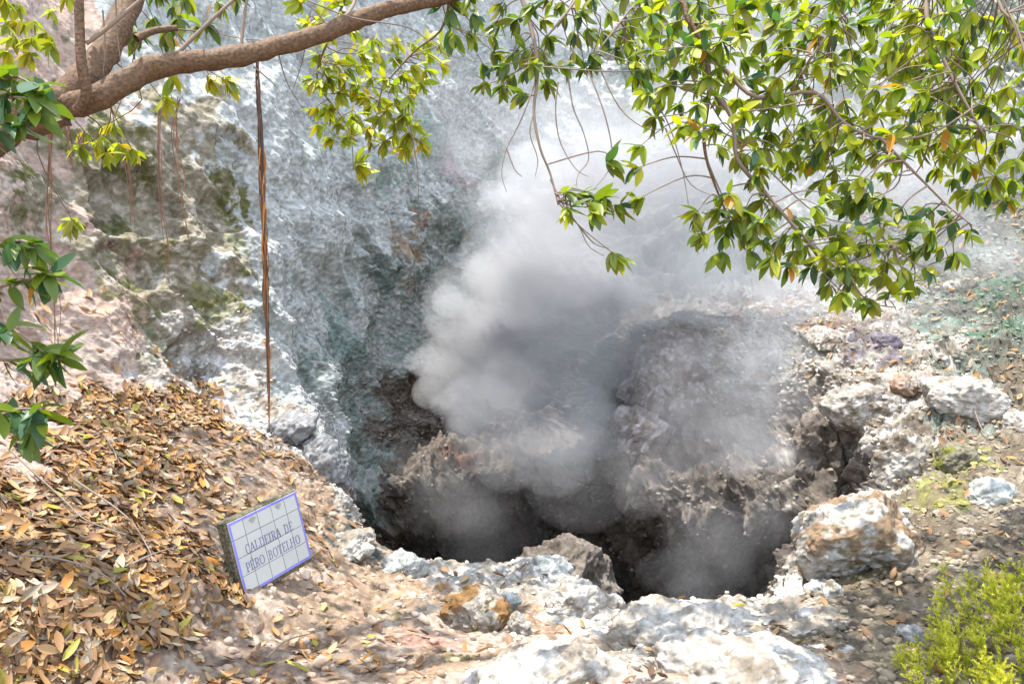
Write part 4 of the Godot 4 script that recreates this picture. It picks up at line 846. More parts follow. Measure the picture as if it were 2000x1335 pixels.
# steam: x, y, z, size x, y, z, density, turn, tilt
var STEAM := PackedFloat32Array([
	0.451, 1.729, -6.902, 1.726, 1.633, 1.554, 0.093, 0.594, -0.126,
	1.083, 1.861, -7.221, 1.941, 1.192, 1.747, 0.092, 1.759, 0.468,
	1.155, 1.943, -7.257, 1.368, 0.737, 1.232, 0.179, 1.728, 0.197,
	0.704, 2.464, -7.356, 1.052, 0.617, 0.947, 0.25, 1.511, 0.292,
	0.837, 2.075, -7.202, 0.737, 0.319, 0.663, 0.491, 0.147, -0.097,
	1.993, 1.476, -7.272, 1.156, 1.039, 1.041, 0.152, 0.646, -0.146,
	2.443, 1.502, -7.213, 1.063, 0.806, 0.956, 0.252, 0.93, 0.202,
	2.13, 1.141, -7.242, 0.764, 0.45, 0.688, 0.509, 1.89, 0.16,
	2.107, 1.242, -7.157, 0.585, 0.63, 0.527, 0.536, 1.353, -0.323,
	2.317, 1.741, -7.352, 0.512, 0.272, 0.46, 0.806, 0.693, 0.042,
	1.748, 2.382, -7.245, 1.433, 0.934, 1.29, 0.147, 0.767, -0.06,
	1.93, 2.187, -7.274, 1.055, 0.72, 0.949, 0.24, 2.881, -0.197,
	1.78, 2.13, -7.223, 0.781, 0.395, 0.703, 0.282, 0.328, 0.465,
	1.944, 2.197, -7.349, 0.612, 0.48, 0.551, 0.731, 2.533, -0.39,
	2.028, 2.351, -7.275, 0.467, 0.238, 0.42, 0.985, 2.763, 0.099,
	0.22, 1.3, -7.282, 1.419, 1.178, 1.277, 0.122, 0.582, 0.249,
	0.353, 1.201, -7.151, 0.944, 0.69, 0.85, 0.213, 1.327, 0.425,
	0.278, 1.689, -7.16, 0.937, 0.643, 0.843, 0.414, 2.972, -0.429,
	-0.09, 0.964, -7.135, 0.649, 0.347, 0.584, 0.513, 2.669, -0.454,
	0.197, 1.005, -7.147, 0.486, 0.397, 0.438, 0.919, 2.79, -0.012,
	1.528, 1.006, -7.436, 1.339, 0.953, 1.205, 0.137, 0.269, -0.1,
	1.787, 1.133, -7.618, 1.313, 0.684, 1.182, 0.24, 1.014, 0.196,
	1.367, 1.054, -7.348, 1.04, 1.094, 0.936, 0.37, 2.194, -0.132,
	1.318, 1.224, -7.303, 0.731, 0.467, 0.657, 0.385, 2.213, -0.49,
	1.538, 1.292, -7.444, 0.594, 0.638, 0.535, 0.617, 0.721, -0.391,
	0.891, 1.006, -6.978, 2.306, 1.927, 2.075, 0.095, 0.495, -0.207,
	0.465, 0.996, -6.951, 1.743, 1.071, 1.569, 0.163, 0.557, 0.017,
	0.758, 0.792, -6.79, 1.407, 1.533, 1.266, 0.168, 2.977, 0.427,
	1.093, 1.911, -7.24, 1.198, 0.725, 1.079, 0.375, 2.374, 0.311,
	0.837, 0.727, -7.052, 0.849, 0.506, 0.764, 0.435, 0.441, -0.417,
	1.536, 1.917, -7.193, 1.741, 1.133, 1.567, 0.073, 2.047, -0.078,
	1.713, 1.76, -7.108, 1.28, 0.842, 1.152, 0.199, 0.596, -0.415,
	1.499, 2.031, -7.46, 1.017, 0.547, 0.915, 0.221, 0.948, -0.052,
	2.142, 1.887, -7.171, 0.921, 0.671, 0.829, 0.302, 0.07, -0.094,
	1.497, 1.708, -7.168, 0.592, 0.256, 0.533, 0.507, 0.49, 0.373,
	0.464, 1.88, -7.658, 1.331, 0.682, 1.198, 0.138, 2.254, -0.289,
	0.504, 1.937, -7.672, 1.339, 0.878, 1.205, 0.216, 0.394, 0.282,
	0.348, 1.801, -7.506, 1.068, 0.757, 0.961, 0.287, 2.354, 0.472,
	0.635, 1.885, -7.665, 0.774, 0.298, 0.696, 0.522, 0.429, 0.052,
	0.221, 2.04, -7.65, 0.491, 0.313, 0.442, 0.926, 2.551, -0.054,
	0.773, 1.359, -7.363, 1.54, 1.077, 1.386, 0.083, 0.772, -0.373,
	0.626, 1.531, -7.415, 1.088, 0.994, 0.979, 0.29, 0.892, -0.139,
	0.729, 1.175, -7.463, 1.086, 1.008, 0.977, 0.252, 2.025, -0.422,
	1.039, 1.715, -7.586, 0.847, 0.505, 0.763, 0.459, 2.333, -0.372,
	1.023, 1.251, -7.516, 0.465, 0.219, 0.418, 0.938, 0.824, -0.049,
	1.385, 1.934, -7.091, 1.663, 1.567, 1.496, 0.128, 0.149, -0.158,
	1.243, 1.634, -6.936, 1.675, 1.638, 1.507, 0.18, 2.944, 0.45,
	1.264, 1.817, -7.054, 1.159, 0.807, 1.043, 0.322, 2.503, -0.201,
	1.311, 1.31, -6.878, 0.848, 0.874, 0.763, 0.322, 1.663, 0.315,
	1.319, 2.318, -7.049, 0.628, 0.455, 0.565, 0.707, 0.002, -0.083,
	3.155, 1.926, -8.067, 2.122, 1.979, 1.91, 0.065, 1.641, 0.124,
	2.994, 1.923, -8.334, 1.911, 1.57, 1.72, 0.153, 0.735, -0.162,
	3.547, 1.889, -8.265, 1.344, 1.213, 1.209, 0.173, 3.09, -0.42,
	3.525, 1.912, -8.434, 1.244, 1.083, 1.12, 0.243, 2.552, 0.084,
	3.029, 2.256, -8.286, 0.839, 0.694, 0.755, 0.465, 3.066, 0.081,
	4.964, 2.069, -8.65, 1.73, 0.873, 1.557, 0.114, 1.243, 0.463,
	5.136, 2.178, -8.565, 1.193, 1.003, 1.074, 0.177, 1.86, 0.095,
	4.779, 2.151, -8.392, 1.177, 0.793, 1.059, 0.247, 2.571, -0.155,
	4.886, 2.18, -8.476, 0.725, 0.718, 0.653, 0.576, 1.857, 0.288,
	5.06, 1.728, -8.489, 0.585, 0.455, 0.527, 0.625, 0.678, -0.255,
	3.838, 2.937, -8.293, 1.862, 0.962, 1.676, 0.112, 2.335, 0.354,
	4.13, 2.617, -8.199, 1.707, 0.654, 1.536, 0.143, 2.18, 0.141,
	4.214, 2.678, -8.199, 1.158, 0.773, 1.042, 0.196, 0.418, 0.346,
	4.302, 3.113, -8.308, 0.962, 0.433, 0.866, 0.284, 3.047, 0.384,
	3.904, 3.162, -8.145, 0.623, 0.522, 0.561, 0.721, 1.635, -0.374,
	3.539, 1.944, -7.694, 1.788, 1.293, 1.609, 0.128, 1.379, 0.416,
	3.713, 1.926, -7.467, 1.167, 0.481, 1.05, 0.216, 2.093, -0.347,
	3.815, 1.697, -7.54, 0.977, 0.726, 0.879, 0.379, 2.948, 0.156,
	3.82, 1.744, -7.433, 0.838, 0.354, 0.754, 0.296, 2.363, -0.392,
	3.975, 1.129, -7.42, 0.588, 0.215, 0.529, 0.667, 1.874, 0.292,
	2.763, 2.756, -8.675, 1.565, 1.306, 1.408, 0.104, 0.5, -0.224,
	2.338, 2.521, -8.512, 1.632, 0.735, 1.469, 0.177, 2.695, 0.032,
	2.61, 2.75, -8.707, 1.252, 1.019, 1.126, 0.21, 2.413, 0.271,
	2.729, 2.654, -8.493, 0.925, 0.507, 0.833, 0.327, 1.629, -0.076,
	2.659, 2.486, -8.466, 0.716, 0.351, 0.644, 0.666, 2.295, -0.124,
	4.199, 3.658, -8.633, 1.586, 0.767, 1.428, 0.062, 2.093, -0.408,
	3.765, 3.635, -8.727, 1.176, 0.835, 1.059, 0.123, 2.309, 0.265,
	4.068, 3.448, -8.582, 0.973, 0.661, 0.876, 0.189, 2.575, 0.004,
	4.172, 3.614, -8.612, 0.888, 0.86, 0.8, 0.29, 2.535, -0.279,
	4.249, 3.594, -8.685, 0.564, 0.466, 0.508, 0.457, 0.057, 0.387,
	0.001, 2.414, -8.839, 2.388, 1.129, 2.15, 0.054, 0.401, -0.271,
	0.413, 2.529, -8.684, 1.592, 0.956, 1.433, 0.093, 0.865, -0.477,
	0.205, 1.486, -8.561, 1.573, 0.977, 1.416, 0.113, 0.73, -0.097,
	-0.234, 1.771, -8.777, 1.117, 0.398, 1.005, 0.164, 0.525, 0.421,
	-0.625, 2.163, -8.847, 0.878, 0.534, 0.791, 0.332, 0.175, -0.21,
	2.331, 3.477, -9.368, 1.85, 1.368, 1.665, 0.065, 0.665, 0.037,
	2.269, 3.153, -9.392, 1.372, 0.809, 1.235, 0.137, 0.251, 0.042,
	2.303, 3.031, -9.271, 1.304, 0.949, 1.174, 0.145, 0.511, 0.255,
	1.978, 3.316, -9.235, 0.839, 0.681, 0.755, 0.316, 1.194, -0.13,
	1.886, 2.957, -9.263, 0.697, 0.615, 0.627, 0.412, 2.66, -0.337,
	0.372, 3.803, -9.344, 1.768, 0.76, 1.591, 0.058, 1.596, 0.229,
	0.594, 3.754, -9.294, 1.496, 0.66, 1.346, 0.106, 1.505, 0.495,
	0.779, 3.595, -9.192, 1.152, 0.722, 1.037, 0.183, 3.086, -0.42,
	0.511, 3.785, -9.402, 1.093, 0.849, 0.984, 0.225, 2.935, 0.39,
	1.032, 4.1, -9.463, 0.683, 0.581, 0.615, 0.329, 0.334, 0.256,
	2.975, 3.538, -9.329, 2.221, 1.122, 1.999, 0.055, 1.043, -0.238,
	2.842, 3.84, -9.401, 1.746, 1.119, 1.572, 0.101, 1.641, -0.419,
	2.916, 4.434, -9.231, 1.631, 0.794, 1.468, 0.098, 2.45, 0.463,
	2.604, 3.866, -9.3, 1.07, 0.607, 0.963, 0.165, 0.901, 0.487,
	3.323, 4.053, -9.496, 0.703, 0.627, 0.632, 0.334, 2.915, -0.06,
	-0.11, 0.974, -7.156, 1.284, 0.738, 1.156, 0.112, 1.436, 0.145,
	-0.308, 0.695, -7.118, 1.022, 0.876, 0.92, 0.261, 0.207, -0.291,
	0.128, 0.93, -7.126, 0.82, 0.462, 0.738, 0.382, 1.73, -0.141,
	-0.15, 1.018, -7.254, 0.673, 0.456, 0.605, 0.469, 1.578, -0.327,
	-0.206, 0.988, -7.243, 0.525, 0.424, 0.472, 0.777, 2.959, -0.069,
	-0.032, 1.129, -6.791, 0.915, 0.681, 0.824, 0.179, 0.742, -0.455,
	0.191, 1.372, -6.979, 0.95, 0.595, 0.855, 0.241, 1.8, -0.09,
	0.358, 1.451, -6.998, 0.748, 0.547, 0.673, 0.289, 2.12, 0.195,
	-0.003, 1.651, -7.029, 0.655, 0.237, 0.589, 0.541, 0.207, -0.397,
	-0.104, 1.628, -7.093, 0.442, 0.272, 0.398, 0.621, 1.417, -0.07,
	0.185, 0.789, -7.106, 1.132, 0.615, 1.019, 0.177, 1.309, 0.026,
	0.204, 0.812, -6.968, 0.884, 0.476, 0.796, 0.219, 1.371, 0.344,
	0.258, 1.084, -7.043, 0.729, 0.403, 0.656, 0.381, 1.84, -0.203,
	0.209, 0.844, -6.984, 0.722, 0.352, 0.649, 0.449, 1.246, -0.267,
	0.107, 0.996, -7.019, 0.408, 0.211, 0.367, 0.814, 1.759, 0.37,
	-0.077, 0.51, -6.893, 1.218, 0.697, 1.097, 0.145, 2.009, 0.421,
	0, 0.46, -6.694, 1.014, 0.435, 0.913, 0.228, 2.343, 0.092,
	0.077, 0.481, -6.844, 0.854, 0.562, 0.768, 0.362, 2.57, 0.17,
	0.317, 0.273, -6.762, 0.508, 0.311, 0.457, 0.786, 0.041, 0.149,
	-0.102, 0.53, -6.8, 0.398, 0.165, 0.358, 0.953, 2.393, 0.274,
	-0.097, 0.17, -6.66, 0.601, 0.504, 0.541, 0.26, 0.881, -0.321,
	-0.022, 0.026, -6.644, 0.578, 0.485, 0.521, 0.307, 0.001, -0.271,
	-0.03, 0.126, -6.68, 0.398, 0.233, 0.359, 0.663, 0.589, -0.212,
	-0.09, 0.151, -6.66, 0.381, 0.325, 0.343, 1.006, 0.307, -0.316,
	0.013, 0.032, -6.634, 0.221, 0.192, 0.199, 1.53, 0.39, -0.261,
	-0.403, 0.73, -6.744, 0.813, 0.609, 0.732, 0.202, 1.238, 0.315,
	-0.503, 0.6, -6.731, 0.554, 0.225, 0.499, 0.523, 2.842, 0.089,
	-0.479, 0.771, -6.751, 0.425, 0.224, 0.382, 0.692, 1.587, -0.012,
	-0.333, 0.647, -6.777, 0.43, 0.33, 0.387, 0.929, 2.92, 0.388,
	-0.553, 0.8, -6.834, 0.304, 0.291, 0.274, 1.31, 1.973, -0.153,
	-0.483, 0.232, -6.861, 0.791, 0.778, 0.712, 0.256, 2.607, 0.449,
	-0.4, 0.157, -6.784, 0.694, 0.485, 0.624, 0.248, 1.54, -0.308,
	-0.69, 0.267, -6.842, 0.585, 0.271, 0.526, 0.476, 1.506, -0.17,
	-0.571, 0.098, -6.811, 0.476, 0.46, 0.428, 0.512, 0.228, 0.143,
	-0.746, -0.019, -6.903, 0.315, 0.294, 0.284, 1.386, 1.868, 0.078,
	-0.088, 0.457, -6.78, 1.045, 0.525, 0.94, 0.184, 0.303, 0.169,
	-0.021, 0.594, -6.83, 0.853, 0.317, 0.768, 0.219, 1.307, -0.174,
	-0.097, 0.665, -6.872, 0.733, 0.505, 0.66, 0.425, 1.024, -0.053,
	-0.247, 0.455, -6.808, 0.515, 0.311, 0.464, 0.649, 1.656, 0.3,
	-0.012, 0.314, -6.888, 0.402, 0.27, 0.362, 0.809, 1.841, -0.464,
	-0.275, -0.037, -6.537, 0.693, 0.633, 0.624, 0.175, 1.367, 0.21,
	-0.213, 0.141, -6.571, 0.561, 0.388, 0.505, 0.344, 1.152, -0.459,
	-0.359, -0.093, -6.501, 0.41, 0.394, 0.369, 0.653, 2.95, 0.021,
	-0.319, -0.122, -6.471, 0.378, 0.208, 0.341, 0.644, 0.567, 0.44,
	-0.289, 0.079, -6.497, 0.226, 0.124, 0.204, 1.437, 0.157, -0.43,
	-0.339, 0.264, -6.861, 0.864, 0.734, 0.777, 0.154, 0.406, -0.306,
	-0.309, 0.313, -6.797, 0.93, 0.611, 0.837, 0.186, 1.849, 0.434,
	-0.546, 0.315, -6.806, 0.687, 0.363, 0.618, 0.41, 1.13, 0.417,
	-0.32, 0.207, -6.79, 0.485, 0.35, 0.436, 0.629, 0.837, -0.177,
	-0.211, 0.345, -6.864, 0.34, 0.274, 0.306, 1.322, 1.682, 0.337,
	-0.434, 0.007, -6.591, 0.473, 0.256, 0.425, 0.175, 2.121, -0.12,
	-0.433, 0.118, -6.586, 0.393, 0.291, 0.354, 0.171, 0.897, -0.157,
	-0.559, -0.046, -6.616, 0.328, 0.185, 0.296, 0.348, 2.714, -0.188,
	-0.587, 0.008, -6.576, 0.251, 0.204, 0.226, 0.52, 0.536, -0.235,
	-0.605, -0.045, -6.543, 0.182, 0.175, 0.164, 0.915, 1.22, 0.454,
	-0.285, -0.524, -6.47, 0.693, 0.414, 0.624, 0.186, 1.478, 0.379,
	-0.307, -0.234, -6.486, 0.519, 0.372, 0.467, 0.237, 2.774, 0.089,
	-0.136, -0.461, -6.479, 0.419, 0.207, 0.377, 0.497, 2.261, -0.365,
	-0.119, -0.299, -6.47, 0.337, 0.214, 0.303, 0.797, 1.29, -0.393,
	0.009, -0.253, -6.637, 0.588, 0.489, 0.529, 0.141, 0.334, -0.011,
	0.051, -0.361, -6.466, 0.454, 0.38, 0.408, 0.323, 2.584, -0.413,
	0.16, -0.314, -6.557, 0.427, 0.277, 0.385, 0.504, 0.105, 0.338,
	0.047, -0.381, -6.395, 0.256, 0.119, 0.23, 0.643, 1.39, -0.377,
	-0.028, -0.077, -6.585, 0.829, 0.422, 0.746, 0.168, 2.782, 0.049,
	-0.121, -0.367, -6.555, 0.621, 0.515, 0.559, 0.255, 2.33, 0.416,
	0.109, -0.238, -6.591, 0.61, 0.549, 0.549, 0.297, 0.412, -0.345,
	0.1, -0.34, -6.571, 0.454, 0.372, 0.408, 0.501, 2.906, -0.177,
	-0.282, -0.119, -6.537, 0.552, 0.359, 0.497, 0.15, 1.828, 0.05,
	-0.294, -0.262, -6.541, 0.578, 0.52, 0.52, 0.218, 0.674, -0.202,
	-0.313, -0.152, -6.604, 0.421, 0.373, 0.379, 0.425, 0.345, 0.014,
	-0.119, -0.034, -6.57, 0.326, 0.302, 0.294, 0.771, 1.955, -0.484,
	-0.207, 0.104, -6.668, 0.729, 0.361, 0.656, 0.13, 2.551, -0.245,
	-0.161, -0.004, -6.652, 0.623, 0.275, 0.56, 0.29, 1.636, -0.435,
	-0.157, 0.027, -6.605, 0.56, 0.321, 0.504, 0.261, 1.026, -0.408,
	-0.115, -0.072, -6.617, 0.34, 0.249, 0.306, 0.579, 1.825, -0.178,
	0.582, 0.497, -6.588, 1.456, 1.027, 1.311, 0.102, 2.846, -0.368,
	0.376, 0.853, -6.753, 1.4, 0.898, 1.26, 0.181, 1.684, 0.456,
	0.425, 0.647, -6.593, 0.928, 0.538, 0.835, 0.242, 0.894, 0.37,
	0.522, 0.345, -6.719, 0.855, 0.547, 0.77, 0.493, 3.072, -0.417,
	-0.088, 0.694, -6.616, 0.649, 0.261, 0.584, 0.373, 1.67, -0.083,
	2.185, 0.847, -6.421, 0.902, 0.349, 0.812, 0.193, 1.488, 0.315,
	2.202, 0.971, -6.516, 0.799, 0.398, 0.719, 0.285, 2.467, -0.241,
	2.194, 0.894, -6.371, 0.569, 0.314, 0.512, 0.461, 1.792, 0.458,
	2.27, 1.054, -6.526, 0.49, 0.291, 0.441, 0.635, 0.719, -0.307,
	2.434, 0.962, -6.444, 0.352, 0.152, 0.316, 0.923, 1.74, -0.099,
	1.33, 0.969, -6.588, 1.231, 0.561, 1.108, 0.127, 0.893, 0.276,
	1.607, 1.009, -6.693, 0.96, 0.864, 0.864, 0.227, 2.95, -0.25,
	1.658, 0.964, -6.637, 0.722, 0.572, 0.65, 0.327, 0.384, -0.046,
	1.528, 0.952, -6.5, 0.704, 0.673, 0.634, 0.542, 1.648, 0.381,
	1.56, 1.071, -6.609, 0.454, 0.334, 0.408, 0.68, 2.958, 0.036,
	0.758, 0.807, -6.819, 1.256, 0.515, 1.13, 0.099, 2.014, 0.061,
	1.033, 0.927, -6.79, 1.044, 0.584, 0.94, 0.175, 0.015, 0.066,
	0.556, 0.937, -6.775, 0.923, 0.407, 0.83, 0.274, 2.138, -0.152,
	0.945, 0.873, -6.698, 0.724, 0.644, 0.652, 0.374, 1.907, -0.077,
	0.674, 0.182, -6.636, 0.441, 0.365, 0.397, 0.684, 2.843, -0.022,
	0.579, 1.125, -6.516, 1.088, 0.732, 0.979, 0.171, 1.748, -0.326,
	0.384, 1.149, -6.61, 1.008, 0.741, 0.907, 0.175, 2.253, -0.038,
	0.506, 1.059, -6.499, 0.753, 0.554, 0.678, 0.269, 0.476, 0.013,
	0.197, 1.256, -6.643, 0.625, 0.605, 0.563, 0.497, 0.662, -0.153,
	0.543, 1.129, -6.589, 0.423, 0.298, 0.38, 0.716, 0.87, 0.012,
	1.909, -0.436, -5.234, 0.546, 0.39, 0.491, 0.109, 1.765, 0.296,
	1.807, -0.377, -5.19, 0.504, 0.233, 0.454, 0.138, 1.593, 0.38,
	1.786, -0.051, -5.276, 0.392, 0.253, 0.353, 0.226, 2.589, -0.455,
	1.944, -0.111, -5.281, 0.334, 0.212, 0.3, 0.354, 1.077, -0.401,
	1.688, -0.052, -5.268, 0.514, 0.439, 0.463, 0.122, 2.69, -0.459,
	1.608, -0.102, -5.266, 0.494, 0.214, 0.445, 0.164, 0.748, 0.086,
	1.653, -0.044, -5.309, 0.4, 0.191, 0.36, 0.357, 0.381, 0.44,
	1.811, -0.079, -5.318, 0.309, 0.245, 0.278, 0.368, 0.833, -0.392,
	1.63, 0.021, -5.427, 0.618, 0.269, 0.556, 0.091, 0.382, -0.088,
	1.647, 0.057, -5.424, 0.449, 0.198, 0.405, 0.203, 1.493, 0.109,
	1.502, -0.179, -5.402, 0.34, 0.152, 0.306, 0.325, 0.306, -0.326,
	1.648, 0.08, -5.446, 0.334, 0.171, 0.301, 0.32, 0.964, -0.434,
	1.938, 0.216, -5.633, 0.981, 0.493, 0.883, 0.06, 0.265, -0.156,
	1.68, 0.034, -5.489, 0.644, 0.592, 0.579, 0.121, 1.156, 0.242,
	1.587, 0, -5.514, 0.551, 0.507, 0.496, 0.157, 3.023, -0.344,
	1.945, 0.251, -5.551, 0.51, 0.352, 0.459, 0.245, 2.313, -0.463,
	1.745, 0.203, -5.824, 0.701, 0.302, 0.631, 0.127, 0.576, -0.437,
	1.74, 0.276, -5.801, 0.517, 0.247, 0.465, 0.16, 0.192, -0.325,
	1.861, 0.43, -5.776, 0.417, 0.259, 0.375, 0.264, 1.691, 0.274,
	1.999, 0.58, -5.75, 0.383, 0.272, 0.345, 0.433, 2.793, 0.419,
	1.977, 0.474, -6.027, 0.707, 0.429, 0.636, 0.102, 0.984, 0.343,
	1.849, 0.567, -6.043, 0.662, 0.532, 0.596, 0.112, 1.828, 0.17,
	1.833, 0.506, -5.99, 0.509, 0.247, 0.458, 0.256, 2.11, -0.247,
	1.923, 0.4, -5.972, 0.404, 0.286, 0.364, 0.428, 2.909, -0.131,
	1.831, 0.505, -6.295, 1.09, 0.647, 0.981, 0.055, 0.294, -0.012,
	1.426, 0.334, -6.191, 0.801, 0.71, 0.72, 0.097, 1.752, 0.066,
	1.903, 0.715, -6.224, 0.644, 0.564, 0.579, 0.233, 1.839, 0.478,
	1.76, 0.342, -6.215, 0.453, 0.187, 0.408, 0.367, 1.679, 0.264,
	1.965, 0.857, -6.447, 0.938, 0.552, 0.844, 0.092, 2.27, 0.054,
	1.996, 1.003, -6.518, 0.727, 0.494, 0.654, 0.097, 1.816, 0.396,
	2.022, 0.865, -6.614, 0.647, 0.407, 0.582, 0.23, 0.753, 0.27,
	2.074, 0.939, -6.441, 0.468, 0.224, 0.421, 0.241, 1.198, 0.163,
	0.267, -0.158, -5.967, 0.889, 0.39, 0.8, 0.13, 3.075, -0.071,
	0.505, -0.415, -5.833, 0.919, 0.85, 0.827, 0.118, 2.539, -0.08,
	0.31, -0.312, -5.943, 0.704, 0.584, 0.634, 0.254, 0.767, -0.338,
	-0.08, -0.367, -6.014, 0.546, 0.421, 0.492, 0.361, 2.736, 0.474,
	0.453, -0.242, -6.058, 0.704, 0.468, 0.634, 0.107, 2.358, -0.155,
	0.674, -0.108, -6.042, 0.589, 0.464, 0.53, 0.278, 2.913, -0.017,
	0.442, -0.327, -6.045, 0.6, 0.403, 0.54, 0.299, 1.54, 0.374,
	0.658, -0.081, -6.124, 0.481, 0.264, 0.433, 0.298, 0.055, 0.239,
	0.343, -0.087, -6.169, 0.881, 0.364, 0.792, 0.127, 1.314, 0.286,
	0.4, -0.181, -6.08, 0.914, 0.419, 0.823, 0.134, 1.064, -0.332,
	0.488, 0.017, -6.177, 0.635, 0.606, 0.572, 0.26, 1.861, 0.113,
	0.62, 0.057, -6.167, 0.458, 0.35, 0.412, 0.489, 1.213, -0.147,
	-0.161, 0.173, -6.314, 0.894, 0.394, 0.804, 0.133, 2.923, -0.335,
	-0.055, 0.038, -6.26, 0.77, 0.331, 0.693, 0.188, 2.129, -0.117,
	-0.216, -0.02, -6.174, 0.767, 0.607, 0.69, 0.287, 3.072, 0.477,
	0.033, 0.074, -6.297, 0.497, 0.311, 0.447, 0.291, 2.358, 0.042,
	0.355, 0.166, -6.482, 1.027, 0.685, 0.924, 0.119, 1.492, -0.361,
	0.12, 0.063, -6.41, 0.943, 0.758, 0.849, 0.156, 1.781, 0.349,
	0.058, 0.207, -6.341, 0.659, 0.584, 0.593, 0.307, 2.419, -0.125,
	0.558, -0.009, -6.48, 0.57, 0.328, 0.513, 0.34, 0.55, -0.032,
	0.523, 0.36, -6.693, 1.532, 0.862, 1.379, 0.052, 0.116, 0.067,
	0.536, 0.247, -6.395, 1.282, 0.85, 1.154, 0.124, 2.188, -0.494,
	0.47, 0.244, -6.544, 1.017, 0.655, 0.915, 0.18, 2.439, -0.131,
	0.391, 0.51, -6.558, 0.83, 0.428, 0.747, 0.198, 1.832, 0.151,
	1.02, -0.327, -5.606, 0.711, 0.533, 0.64, 0.047, 2.681, 0.479,
	0.887, -0.267, -5.611, 0.564, 0.336, 0.507, 0.077, 2.028, -0.052,
	1.021, -0.246, -5.597, 0.561, 0.271, 0.505, 0.098, 2.326, 0.212,
	0.968, -0.482, -5.673, 0.486, 0.322, 0.438, 0.206, 1.152, 0.4,
	1.361, -0.099, -5.719, 0.947, 0.753, 0.852, 0.039, 0.406, -0.482,
	1.323, -0.042, -5.801, 0.723, 0.295, 0.651, 0.075, 0.592, 0.157,
	1.724, 0.169, -5.916, 0.625, 0.352, 0.562, 0.142, 3.061, -0.097,
	1.324, -0.333, -5.782, 0.454, 0.399, 0.409, 0.14, 0.409, 0.298,
	1.139, 0.109, -6.106, 1.111, 0.602, 1, 0.034, 3.065, -0.427,
	1.257, 0.038, -6.043, 0.79, 0.466, 0.711, 0.088, 2.087, 0.02,
	1.34, -0.123, -5.969, 0.756, 0.635, 0.68, 0.091, 1.948, -0.134,
	1.176, 0.413, -6.088, 0.562, 0.338, 0.506, 0.175, 0.87, 0.342,
	1.484, 0.32, -6.191, 0.966, 0.865, 0.87, 0.05, 0.269, 0.184,
	1.403, 0.188, -6.058, 0.864, 0.668, 0.778, 0.056, 1.337, 0.059,
	1.889, 0.28, -6.224, 0.789, 0.558, 0.711, 0.074, 2.924, 0.221,
	1.591, 0.467, -6.168, 0.559, 0.239, 0.503, 0.142, 2.257, -0.022,
	-0.28, -0.971, -5.952, 0.997, 0.518, 0.898, 0.014, 2.061, -0.08,
	-0.098, -0.907, -5.962, 0.823, 0.642, 0.741, 0.033, 1.391, 0.35,
	-0.293, -0.962, -5.987, 0.679, 0.569, 0.611, 0.038, 1.842, 0.278,
	-0.216, -0.81, -5.965, 0.484, 0.259, 0.436, 0.089, 1.827, 0.009,
	-0.489, -0.845, -6.105, 0.953, 0.753, 0.858, 0.022, 2.315, -0.168,
	-0.323, -0.622, -6.104, 0.866, 0.417, 0.779, 0.029, 2.586, 0.122,
	-0.346, -0.719, -6.075, 0.674, 0.403, 0.606, 0.04, 0.778, 0.171,
	-0.345, -0.837, -6.08, 0.563, 0.374, 0.507, 0.061, 2.579, -0.27,
	-0.465, -0.738, -6.143, 0.779, 0.34, 0.701, 0.025, 1.117, 0.037,
	-0.573, -0.762, -6.166, 0.64, 0.597, 0.576, 0.049, 0.717, 0.185,
	-0.727, -0.451, -6.192, 0.519, 0.445, 0.467, 0.061, 2.533, -0.03,
	-0.595, -0.64, -6.124, 0.482, 0.461, 0.434, 0.065, 0.124, -0.172,
	1.194, -0.6, -4.593, 0.619, 0.364, 0.557, 0.04, 2.24, 0.106,
	1.24, -0.892, -4.642, 0.61, 0.345, 0.549, 0.042, 1.577, 0.271,
	1.259, -0.553, -4.718, 0.519, 0.423, 0.467, 0.08, 3.002, -0.006,
	1.057, -0.815, -4.604, 0.383, 0.31, 0.345, 0.096, 0.842, 0.258,
	1.269, -0.436, -4.77, 0.64, 0.35, 0.576, 0.043, 0.553, -0.345,
	1.242, -0.497, -4.86, 0.674, 0.581, 0.606, 0.066, 2.102, -0.247,
	1.015, -0.665, -4.78, 0.484, 0.268, 0.436, 0.08, 2.435, -0.225,
	1.149, -0.796, -4.797, 0.371, 0.216, 0.334, 0.146, 1.463, -0.135,
	1.568, -0.525, -4.863, 0.631, 0.599, 0.567, 0.029, 0.614, -0.236,
	1.525, -0.421, -4.923, 0.519, 0.328, 0.467, 0.067, 1.969, -0.292,
	1.26, -0.358, -4.944, 0.418, 0.375, 0.377, 0.083, 2.171, -0.013,
	1.672, -0.446, -4.958, 0.351, 0.233, 0.316, 0.148, 0.842, 0.338,
	2.851, 1.019, -6.359, 1.154, 0.617, 1.039, 0.046, 0.785, 0.442,
	2.901, 0.805, -6.251, 1.071, 0.948, 0.964, 0.092, 1.766, 0.267,
	2.868, 0.744, -6.321, 0.773, 0.719, 0.696, 0.148, 3.063, -0.022,
	2.495, 0.891, -6.318, 0.571, 0.283, 0.514, 0.195, 2.164, -0.42,
	2.917, 1.058, -6.207, 0.398, 0.429, 0.359, 0.448, 2.363, -0.405,
	3.347, 1.217, -5.929, 1.235, 1.105, 1.111, 0.068, 0.863, 0.303,
	3.278, 1.358, -5.942, 0.922, 0.552, 0.829, 0.119, 2.143, -0.162,
	3.492, 1.234, -5.996, 0.655, 0.533, 0.59, 0.219, 0.352, -0.375,
	3.197, 1.421, -5.927, 0.547, 0.548, 0.492, 0.264, 2.443, -0.228,
	3.678, 1.205, -5.947, 0.381, 0.285, 0.343, 0.391, 0.78, -0.489,
	0.619, 0.762, -6.913, 1.296, 0.555, 1.166, 0.121, 1.759, 0.218,
	0.469, 0.608, -6.838, 1.105, 0.685, 0.994, 0.213, 2.899, 0.467,
